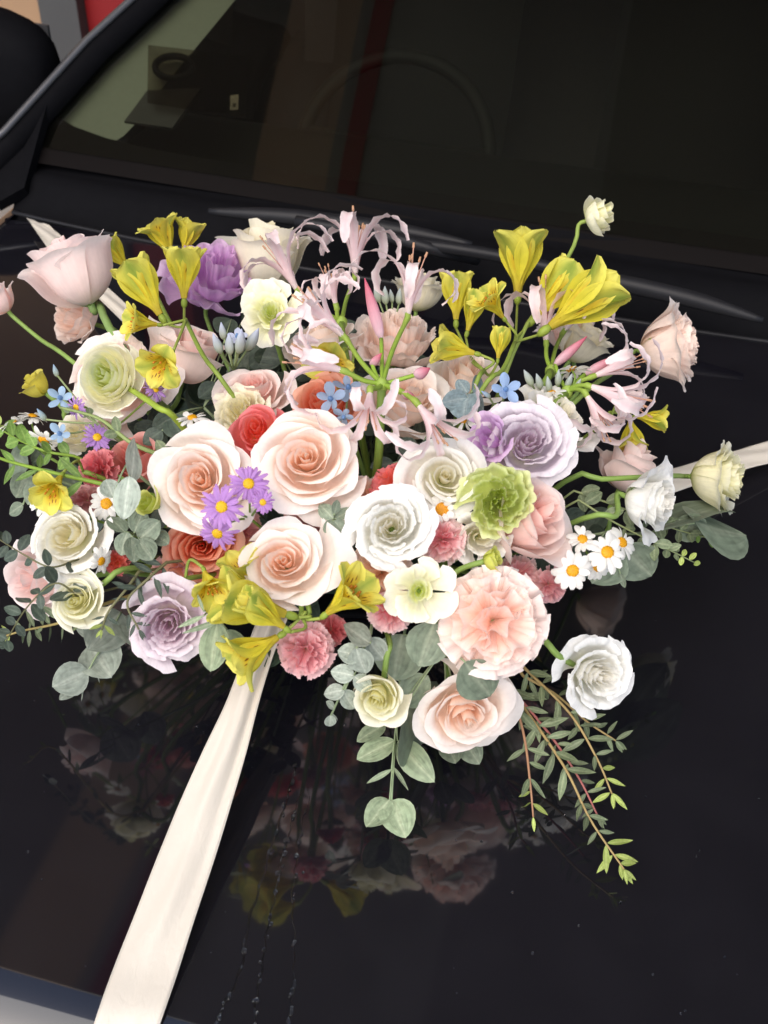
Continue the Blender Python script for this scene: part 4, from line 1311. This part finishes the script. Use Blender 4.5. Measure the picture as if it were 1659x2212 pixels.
# small blue flowers
star_spray('pale blue star flowers beside the greenish yellow bud', [(131, 860, 31, (0, .15, 1), .04), (130, 938, 28, (-.1, .3, .9), .03)], (210, 915, .0), 'a4c0da', [(100, 910, -.3, .9, .3, 30, .02), (125, 815, -.2, .8, .3, 34, .02)])
star_spray('pale blue star flowers half behind a drooping nerine floret', [(715, 862, 36, (-.2, .1, 1), .04), (752, 838, 34, (.1, .4, .9), .04), (742, 900, 26, (.0, -.5, .8), .04)], (745, 930, -.01), 'a5bcd8')
star_spray('pale blue star flower on top of the lilac lisianthus', [(1092, 842, 34, (0, .2, 1), .05)], (1080, 900, -.01), '9fbbe2', [(1060, 860, -.4, .5, .4, 30, .03)])
star_spray('cluster of pale blue flower buds under the greenish white ranunculus', [(512, 728, 26, (.1, .5, .8), -.01)], (505, 800, -.05), 'ccd3ea',
           [(478, 765, -.3, .9, .4, 46, .0), (498, 768, -.1, 1, .4, 50, .0), (515, 765, .1, 1, .4, 52, .0), (532, 758, .35, .9, .3, 50, -.01), (485, 735, -.3, .9, .2, 40, -.02)])
star_spray('grey-green bud cluster behind the bright nerine bud', [], (845, 720, -.05), 'c8d2d4', [(820 + 14 * k, 655 + 4 * (k % 2), -.3 + .15 * k, 1, .2, 40, -.03) for k in range(4)])
star_spray('pale green bud cluster above the lilac lisianthus', [], (1170, 860, -.03), 'c8d2d4', [(1150 + 18 * k, 835 + 6 * (k % 3), -.5 + .2 * k, .9, .4, 40, .0) for k in range(6)])

# ------------------------------------------------------------------ foliage
def mp(L): return [mound(*q) for q in L]
def hz(L): return [atz(*q) for q in L]
def pxm(n, p=None): return n * (depth(p) if p else .9) / FPX

def leaves(label, specs, hub, shape='round', color='euc', stem_c='8a9a76', group=None, pts='m'):
    """one sprig whose leaves are listed: (base px, py, tip px, py, width factor, depth offset or height)"""
    g = mound if pts == 'm' else atz
    H = g(*hub)
    root = empty('eucalyptus_sprig', Matrix.Translation(H), label, 'eucalyptus', group)
    inv = root.matrix_world.inverted()
    fp = foam_point(H)
    path = smooth_path([H, (H + fp) / 2 + Vector((0, 0, .008)), fp], 9)
    for q in path: q.z = max(q.z, .006)
    tube('stem', path, .0013, root, stem_c, 6, 'green', inv)
    for s in specs:
        B, T = g(s[0], s[1], s[5]), g(s[2], s[3], s[5] + (s[7] if len(s) > 7 else 0))
        leaf(root, B, T, s[6] if len(s) > 6 and s[6] else shape, color, (CLOC - B).normalized() + Vector(rng.normal(0, .26, 3)), 0, s[4])
        tube('twig', smooth_path([H, (H + B) / 2 + Vector((0, 0, .002)), B], 6), .0008, root, stem_c, 5, 'green', inv)
    return root

leaves('pair of large blue-grey eucalyptus leaves hanging beside the salmon rose', [(283, 1040, 292, 948, .95, .075, 'oval'), (280, 1030, 268, 1124, .95, .08, 'oval'), (245, 1075, 228, 1035, .9, .06)], (272, 1005, .05), color='silver')
leaves('eucalyptus sprig with round leaves reaching over the hood below the small round creamy rose',
       [(262, 1322, 192, 1402, 1.0, .075), (268, 1330, 300, 1398, .85, .07), (225, 1378, 165, 1352, .75, .065, 'oval'), (198, 1392, 242, 1465, 1.0, .06), (190, 1450, 114, 1484, 1.1, .06), (172, 1478, 128, 1512, .8, .05, 'oval'), (182, 1470, 176, 1515, .25, .045, 'lance'), (205, 1430, 215, 1475, .3, .05, 'lance')],
       (240, 1370, .07), color='silver', pts='z')
leaves('eucalyptus sprig hanging straight down from the small creamy yellow rose',
       [(852, 1600, 772, 1640, .95, .045, 'oval'), (858, 1600, 935, 1687, .85, .045, 'oval'), (846, 1662, 792, 1692, .75, .04, 'lance'), (848, 1655, 882, 1706, .6, .04, 'lance'), (842, 1728, 792, 1787, 1.0, .03, 'broad'), (846, 1728, 876, 1808, 1.15, .03, 'broad'), (832, 1565, 772, 1600, .9, .05, 'oval'), (850, 1640, 842, 1732, .05, .038, 'narrow')],
       (856, 1560, .05), color='pale', pts='z')
leaves('large rounded eucalyptus leaves under the peach frilly bloom', [(1005, 1430, 1060, 1505, 1.0, .035), (940, 1345, 905, 1440, 1.1, .0), (960, 1340, 985, 1400, 1.0, -.01), (870, 1370, 850, 1470, 1.2, -.03), (870, 1520, 925, 1460, 1.0, -.02), (880, 1520, 915, 1605, 1.2, -.01), (1000, 1590, 1035, 1650, .9, -.005), (965, 1600, 985, 1650, 1.0, -.005)],
       (960, 1400, -.02), color='euc')
leaves('silvery mottled eucalyptus sprig between the pink carnation and the small creamy yellow rose', [(800, 1390, 742, 1350, 1.1, .02), (795, 1380, 830, 1425, 1.0, .01), (780, 1420, 730, 1405, 1.1, .025), (770, 1400, 790, 1455, 1.1, .03), (765, 1460, 715, 1450, .95, .02), (765, 1460, 800, 1490, .9, .02), (745, 1490, 700, 1500, .9, .02), (740, 1490, 765, 1530, .8, .02), (722, 1530, 705, 1515, .8, .015), (718, 1540, 728, 1555, .8, .015), (715, 1545, 712, 1570, .7, .015)],
       (800, 1370, .0), color='silver')
leaves('big round eucalyptus leaves beyond the two white side-view lisianthus', [(1420, 1140, 1560, 1090, .75, .0, 'oval'), (1500, 1130, 1606, 1160, 1.0, .02, 'broad'), (1465, 1120, 1520, 1160, .8, -.01)], (1410, 1150, -.02), color='euc')
leaves('round eucalyptus leaves behind the white daisy cluster', [(1345, 1180, 1408, 1245, 1.1, -.02), (1340, 1190, 1280, 1260, 1.0, -.03), (1300, 1160, 1330, 1240, 1.0, -.035), (1340, 1240, 1350, 1270, .5, -.02)], (1310, 1150, -.04), color='euc')
leaves('small round eucalyptus tip below the largest blush rose', [(720, 1120, 690, 1090, .9, .02), (725, 1120, 762, 1100, .9, .02), (722, 1125, 750, 1155, .9, .02), (718, 1125, 700, 1150, .9, .02), (722, 1110, 730, 1080, .7, .03), (725, 1150, 745, 1200, 1.0, -.01), (720, 1150, 695, 1195, 1.0, -.01)], (722, 1135, -.02), color='euc')
leaves('cluster of round eucalyptus leaves right of the hollow white lisianthus', [(270, 1150, 235, 1115, .9, .02), (275, 1150, 262, 1200, 1.0, .02), (290, 1150, 310, 1100, 1.0, .015), (300, 1165, 345, 1125, 1.0, .01), (300, 1165, 330, 1210, 1.0, .015), (285, 1160, 290, 1215, .9, .02), (330, 1150, 365, 1175, .9, .0)], (300, 1160, -.01), color='euc')
leaves('smooth eucalyptus leaf pair hanging left of the yellow cluster above the ribbon', [(470, 1345, 455, 1450, .95, .03, 'oval'), (490, 1360, 515, 1430, .9, .0, 'round'), (440, 1330, 385, 1355, .75, .05, 'lance'), (440, 1320, 425, 1280, .75, .05, 'lance'), (475, 1340, 395, 1368, .6, .055, 'lance'), (450, 1300, 490, 1335, .7, .02, 'oval')], (455, 1325, .0), color='pale')
leaves('blue-grey eucalyptus tip behind the drooping nerine petals', [(1010, 860, 955, 870, .9, .0), (1010, 850, 1000, 905, 1.0, .0), (1020, 850, 1045, 885, .9, .0), (1020, 845, 1040, 815, .8, .01), (1010, 850, 990, 820, .8, .0)], (1010, 870, -.02), color='blue')
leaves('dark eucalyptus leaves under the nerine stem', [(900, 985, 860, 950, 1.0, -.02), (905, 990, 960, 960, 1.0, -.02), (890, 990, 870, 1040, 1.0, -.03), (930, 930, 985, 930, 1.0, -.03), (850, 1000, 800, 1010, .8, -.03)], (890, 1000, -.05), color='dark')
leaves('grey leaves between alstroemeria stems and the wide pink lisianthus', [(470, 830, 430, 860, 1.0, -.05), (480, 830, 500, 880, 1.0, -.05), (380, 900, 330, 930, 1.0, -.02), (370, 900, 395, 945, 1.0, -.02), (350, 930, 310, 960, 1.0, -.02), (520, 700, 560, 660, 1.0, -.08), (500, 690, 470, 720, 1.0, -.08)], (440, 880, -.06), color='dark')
leaves('grey leaves below the yellow alstroemeria at the edge of the bouquet', [(60, 1010, 20, 985, 1.0, .0), (60, 1020, 35, 1075, 1.0, .0), (90, 1040, 60, 1090, 1.0, .0), (70, 1000, 110, 970, .9, -.02), (50, 1090, 20, 1110, .8, .0)], (80, 1020, -.03), color='euc')

def twig(label, P, L, **k):
    return sprig('eucalyptus_twig', 'eucalyptus', label, P, L, **k)
G1 = 'thin-leaved eucalyptus twigs over the hood'
twig('thin-leaved eucalyptus twig with long drooping tip past the lowest rose', hz([(1105, 1490, .06), (1215, 1650, .05), (1275, 1770, .035), (1348, 1878, .02)]), pxm(74), shape='lance', color='parv', tipc='tip', gap=pxm(44), stem_c='a08a5a', spread=.95, Lend=.6, group=G1)
twig('thin-leaved eucalyptus twig closest to the lowest rose with short bright tip', hz([(1100, 1475, .07), (1132, 1590, .05), (1146, 1700, .035), (1152, 1765, .02)]), pxm(74), shape='lance', color='parv', tipc='tip', gap=pxm(46), stem_c='a0785a', spread=.95, Lend=.5, group=G1)
twig('thin-leaved eucalyptus twig running under the white lisianthus on its stalk', hz([(1130, 1440, .08), (1230, 1540, .065), (1290, 1640, .05), (1322, 1715, .035)]), pxm(70), shape='lance', color='parv', tipc='tip', gap=pxm(44), stem_c='a08a5a', spread=.95, Lend=.55, group=G1)
twig('thin-leaved eucalyptus twig in the middle of the drooping bunch', hz([(1115, 1500, .06), (1190, 1590, .05), (1250, 1680, .04), (1290, 1760, .03)]), pxm(60), shape='lance', color='parv', gap=pxm(46), stem_c='a0605a', spread=.9, Lend=.7, group=G1)
twig('thin-leaved eucalyptus twig spreading towards the white lisianthus stalk', hz([(1130, 1460, .075), (1200, 1500, .065), (1270, 1560, .055), (1330, 1600, .045)]), pxm(58), shape='lance', color='parv', gap=pxm(46), stem_c='a08a5a', spread=.9, Lend=.8, group=G1)
twig('fine leafy twig stretching out under the white side-view lisianthus', mp([(1250, 1080, -.02), (1330, 1130, -.01), (1430, 1180, .0), (1500, 1215, .0)]), pxm(48), shape='oval', color='parv', tipc='tip', gap=pxm(44), spread=.9, r=.0009)
twig('fine leafy twig ending near the big round eucalyptus leaves', mp([(1240, 1060, -.03), (1350, 1100, -.02), (1450, 1140, -.01), (1540, 1165, .0)]), pxm(46), shape='oval', color='parv', tipc='green', gap=pxm(46), spread=.9, r=.0009)
twig('fine eucalyptus twig crossing the pale pink rose at the side', mp([(170, 1290, .02), (120, 1260, .045), (60, 1310, .05), (10, 1390, .05)]), pxm(52), shape='oval', color='dark', gap=pxm(54), spread=1.0, r=.0008, stem_c='6b6a4a')
twig('upper fine eucalyptus twig crossing the pale pink rose', mp([(165, 1210, .02), (110, 1225, .05), (55, 1200, .055), (-10, 1160, .05)]), pxm(50), shape='oval', color='dark', gap=pxm(54), spread=1.0, r=.0008, stem_c='6b6a4a')
twig('straw-coloured twig with green tip leaving under the small round creamy rose', mp([(210, 1310, .0), (130, 1345, .02), (40, 1365, .03), (-30, 1390, .03)]), pxm(56), shape='lance', color='parv', tipc='tip', gap=pxm(52), spread=.9, stem_c='a3925a')
twig('dark leafy twig hanging between the small round creamy rose and the mauve lisianthus', mp([(300, 1235, .01), (275, 1270, .02), (235, 1320, .03), (220, 1360, .03)]), pxm(58), shape='lance', color='dark', tipc='tip', gap=pxm(36), spread=.9, stem_c='6b6a4a')
twig('dark leafy twig beneath the dusty pink carnation', mp([(360, 1215, .0), (320, 1250, .015), (275, 1300, .02), (300, 1360, .02)]), pxm(60), shape='lance', color='dark', gap=pxm(36), spread=.9, stem_c='6b6a4a')
twig('bright green leafy stem entering beside the daisies', mp([(330, 1070, .0), (220, 1045, .03), (110, 1020, .05), (0, 990, .06), (-60, 960, .06)]), pxm(70), shape='lance', color='green', gap=pxm(100), spread=.6, stem_c='7d9a3a', r=.0018, end=False)
twig('light green sprig beneath the side-view daisies', mp([(160, 985, .0), (100, 975, .02), (40, 950, .03), (-10, 920, .03)]), pxm(52), shape='oval', color='green', tipc='tip', gap=pxm(36), spread=.9, stem_c='7d9a3a')
twig('grey-green bud stem from the salmon rose to the blue star flowers', mp([(395, 1000, -.01), (290, 960, .03), (215, 905, .04), (130, 880, .04)]), pxm(40), shape='oval', color='parv', gap=pxm(120), spread=.6, stem_c='8a9a60', r=.0019, end=False)

# sprigs deep inside, seen only in the gaps
k_ = 0
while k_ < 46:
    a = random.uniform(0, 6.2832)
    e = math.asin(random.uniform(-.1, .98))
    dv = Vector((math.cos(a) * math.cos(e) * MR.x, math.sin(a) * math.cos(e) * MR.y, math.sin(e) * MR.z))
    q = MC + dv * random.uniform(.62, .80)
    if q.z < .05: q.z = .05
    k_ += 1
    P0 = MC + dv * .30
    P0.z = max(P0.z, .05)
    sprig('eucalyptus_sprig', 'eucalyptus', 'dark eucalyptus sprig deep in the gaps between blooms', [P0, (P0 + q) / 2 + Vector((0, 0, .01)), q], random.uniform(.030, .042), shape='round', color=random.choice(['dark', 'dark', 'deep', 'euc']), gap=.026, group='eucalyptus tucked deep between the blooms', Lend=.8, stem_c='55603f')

# ------------------------------------------------------------------ ribbons
def ribbon_mat():
    mt, t, p = mat('ivory_satin')
    N, L = t.nodes, t.links
    p.inputs['Base Color'].default_value = tuple(hx('d2cabb')) + (1,)
    p.inputs['Roughness'].default_value = .38
    p.inputs['Sheen Weight'].default_value = .25
    p.inputs['Specular IOR Level'].default_value = .4
    uv = N.new('ShaderNodeTexCoord')
    mp_ = N.new('ShaderNodeMapping'); mp_.inputs['Scale'].default_value = (5, 1.6, 1)
    L.new(uv.outputs['UV'], mp_.inputs[0])
    nz = N.new('ShaderNodeTexNoise'); nz.inputs['Scale'].default_value = 1.6; nz.inputs['Detail'].default_value = 4; nz.inputs['Distortion'].default_value = .8
    L.new(mp_.outputs[0], nz.inputs['Vector'])
    wv = N.new('ShaderNodeTexNoise'); wv.inputs['Scale'].default_value = 900
    L.new(uv.outputs['Object'], wv.inputs['Vector'])
    ad = N.new('ShaderNodeMath'); ad.operation = 'MULTIPLY_ADD'; ad.inputs[1].default_value = .05
    L.new(wv.outputs[0], ad.inputs[0]); L.new(nz.outputs[0], ad.inputs[2])
    b = N.new('ShaderNodeBump'); b.inputs['Strength'].default_value = .16; b.inputs['Distance'].default_value = .003
    L.new(ad.outputs[0], b.inputs['Height']); L.new(b.outputs[0], p.inputs['Normal'])
    tr = N.new('ShaderNodeBsdfTranslucent'); tr.inputs[0].default_value = tuple(hx('d2cabb')) + (1,)
    ms = N.new('ShaderNodeMixShader'); ms.inputs[0].default_value = .12
    L.new(p.outputs[0], ms.inputs[1]); L.new(tr.outputs[0], ms.inputs[2])
    L.new(ms.outputs[0], N['Material Output'].inputs[0])
    return mt
M['ribbon'] = ribbon_mat()

def ribbon(label, rows, folds=(), nu=17, n=60, part=None):
    """rows: (left px, py, z, right px, py, z) down the ribbon"""
    Lp = smooth_path([atz(*r[:3]) for r in rows], n)
    Rp = smooth_path([atz(*r[3:6]) for r in rows], n)
    k = len(Lp)
    v, uvs = [], []
    for j in range(k):
        f = j / (k - 1)
        nr = (Rp[j] - Lp[j]).cross(Lp[min(j + 1, k - 1)] - Lp[max(j - 1, 0)]).normalized()
        if nr.z < 0: nr = -nr
        for i in range(nu):
            u = i / (nu - 1)
            off = sum(am * math.exp(-((u - (c0 + (c1 - c0) * f)) / wd) ** 2) * max(0, 1 - f / ln) for am, c0, c1, wd, ln in folds)
            off += .0012 * math.sin(u * 5 + f * 9) * (1 - abs(2 * u - 1)) + .0006 * math.sin(u * 11 + f * 23)
            v.append(Lp[j].lerp(Rp[j], u) + nr * off)
            uvs.append((u, f * 10))
    nv0 = len(v)
    P0 = v[0].copy()
    root = empty('ribbon', Matrix.Translation(P0), label, 'ribbon')
    inv = root.matrix_world.inverted()
    o = mesh_obj('band', [inv @ p for p in v], grid_faces(nu, k), 'ribbon', root, None, uvs)
    sm = o.modifiers.new('thickness', 'SOLIDIFY'); sm.thickness = .0006
    for side in (0, nu - 1):
        e = [inv @ v[j * nu + side] for j in range(k)]
        vv, ff = tube_data(e, .0006, 5)
        mesh_obj('hem', vv, ff, 'ribbon', root)
    return root

ribbon('long ivory satin ribbon running from the yellow cluster down over the hood front',
       [(560, 1330, .10, 622, 1330, .105), (520, 1437, .082, 588, 1420, .085), (487, 1522, .070, 557, 1522, .070), (440, 1622, .056, 529, 1632, .055), (390, 1732, .042, 494, 1752, .040), (350, 1830, .031, 462, 1855, .029), (303, 1950, .020, 418, 1990, .018), (250, 2082, .010, 382, 2102, .009), (207, 2205, .004, 345, 2210, .003), (180, 2300, -.02, 315, 2310, -.02)],
       folds=((.009, .62, .5, .16, .55), (-.006, .80, .85, .10, .8), (.004, .35, .6, .12, 1.0)))
ribbon('ivory ribbon crossing the black hood beyond the creamy lisianthus', [(1380, 1085, .05, 1400, 1020, .06), (1470, 1058, .045, 1455, 1012, .045), (1580, 1022, .03, 1575, 978, .03), (1680, 995, .018, 1675, 950, .018), (1800, 965, .006, 1790, 920, .006)], folds=((.002, .5, .5, .3, 1.0),), n=30)
ribbon('ivory ribbon end showing behind the tall pale rosebud', [(290, 720, .05, 318, 700, .05), (185, 615, .03, 210, 600, .03), (112, 545, .012, 146, 525, .012), (74, 492, .005, 122, 502, .005), (58, 470, .004, 104, 486, .004)], folds=((.003, .5, .5, .3, 1.0),), n=30)

# ------------------------------------------------------------------ rain water on the hood
def water_mat():
    mt, t, p = mat('water')
    p.inputs['Base Color'].default_value = (.9, .93, .95, 1)
    p.inputs['Roughness'].default_value = .02
    p.inputs['IOR'].default_value = 1.33
    p.inputs['Transmission Weight'].default_value = 1.0
    return mt
M['water'] = water_mat()
_dm = {}
def drop_mesh(var):
    if var not in _dm:
        v, n, k = [], 10, 5
        g = np.random.default_rng(var)
        ir = 1 + g.normal(0, .12, n)
        for j in range(k):
            th = j / (k - 1) * 1.5708
            for i in range(n):
                a = 6.2832 * i / n
                v.append((math.sin(th) * math.cos(a) * ir[i] + .0001 * math.cos(a), math.sin(th) * math.sin(a) * ir[i] + .0001 * math.sin(a), math.cos(th) * .75))
        o = mesh_obj('water_drop', v, [tuple(reversed(f)) for f in grid_faces(n, k, True)], 'water')
        _dm[var] = o.data
        bpy.data.objects.remove(o)
    return _dm[var]
def hood_world(px, py):
    p = atz(px, py, 0)
    for _ in range(4):
        q = loc(p)
        p = atz(px, py, hood_z(q.x, q.y))
    return p
def drop(px, py, rp, parent=None, stretch=1.0, name='water_drop', z=.0003):
    p = hood_world(px, py) + Vector((0, 0, z))
    r = msize(rp, p)
    o = bpy.data.objects.new(name, drop_mesh(random.randrange(5)))
    link(o, parent)
    mw = Matrix.Translation(p) @ Matrix.Rotation(-CYAW + rng.normal(0, .2), 4, 'Z') @ Matrix.Diagonal((r, r * stretch, r * .8, 1))
    o.matrix_basis = parent.matrix_world.inverted() @ mw if parent else mw
    return o
def streak(label, pts, wpx, nd):
    P = smooth_path([Vector((a, b, 0)) for a, b in pts], 40)
    W = [hood_world(q.x + 2.5 * math.sin(i * 1.7) + 1.5 * math.sin(i * .6 + wpx), q.y) + Vector((0, 0, .0004)) for i, q in enumerate(P)]
    root = empty('water_streak', Matrix.Translation(W[0]), label, 'water')
    inv = root.matrix_world.inverted()
    v, k = [], len(W)
    for i, p in enumerate(W):
        d = (W[min(i + 1, k - 1)] - W[max(i - 1, 0)]).normalized()
        s = d.cross(Vector((0, 0, 1))).normalized()
        wd = msize(wpx, p) * (.5 + .5 * abs(math.sin(i * .9 + wpx))) * (.35 + .65 * i / k)
        for u in (-1, -.5, 0, .5, 1):
            v.append(inv @ (p + s * wd * u + Vector((0, 0, wd * .35 * (1 - u * u)))))
    mesh_obj('film', v, grid_faces(5, k), 'water', root)
    for _ in range(nd):
        i = int(random.uniform(0, len(P) - 1))
        q = P[i]
        drop(q.x + random.uniform(-5, 5), q.y, random.uniform(2.2, 4.6), root, random.uniform(1, 2.2), 'droplet', .0008)
    return root
streak('widest water streak trickling down the hood beside the ribbon', [(640, 1655), (608, 1760), (572, 1880), (540, 1980), (520, 2090), (480, 2180), (462, 2230)], 5.0, 26)
streak('broken water streak of small beads running next to the widest streak', [(655, 1700), (625, 1790), (600, 1900), (578, 2010), (560, 2120), (545, 2230)], 3.0, 28)
streak('short outer water streak on the hood under the eucalyptus', [(668, 1720), (640, 1850), (632, 1960), (636, 2080), (630, 2160), (622, 2230)], 2.4, 20)
for px, py in ((1510, 1838), (1505, 1850), (1106, 1928), (1640, 1725), (985, 1815), (1040, 1818), (1565, 2068), (1410, 2105), (1470, 2190), (1480, 2184), (745, 1565), (425, 1570), (440, 1582), (655, 1885), (1220, 1760), (60, 1840), (1340, 1950), (1150, 2060), (1250, 2000), (300, 1565), (90, 1900), (1395, 1720)):
    o = drop(px, py, random.uniform(2.0, 3.6))
    tag(o, 'tiny water drop lying alone on the black hood', 'water drop', 'single water drops on the hood')
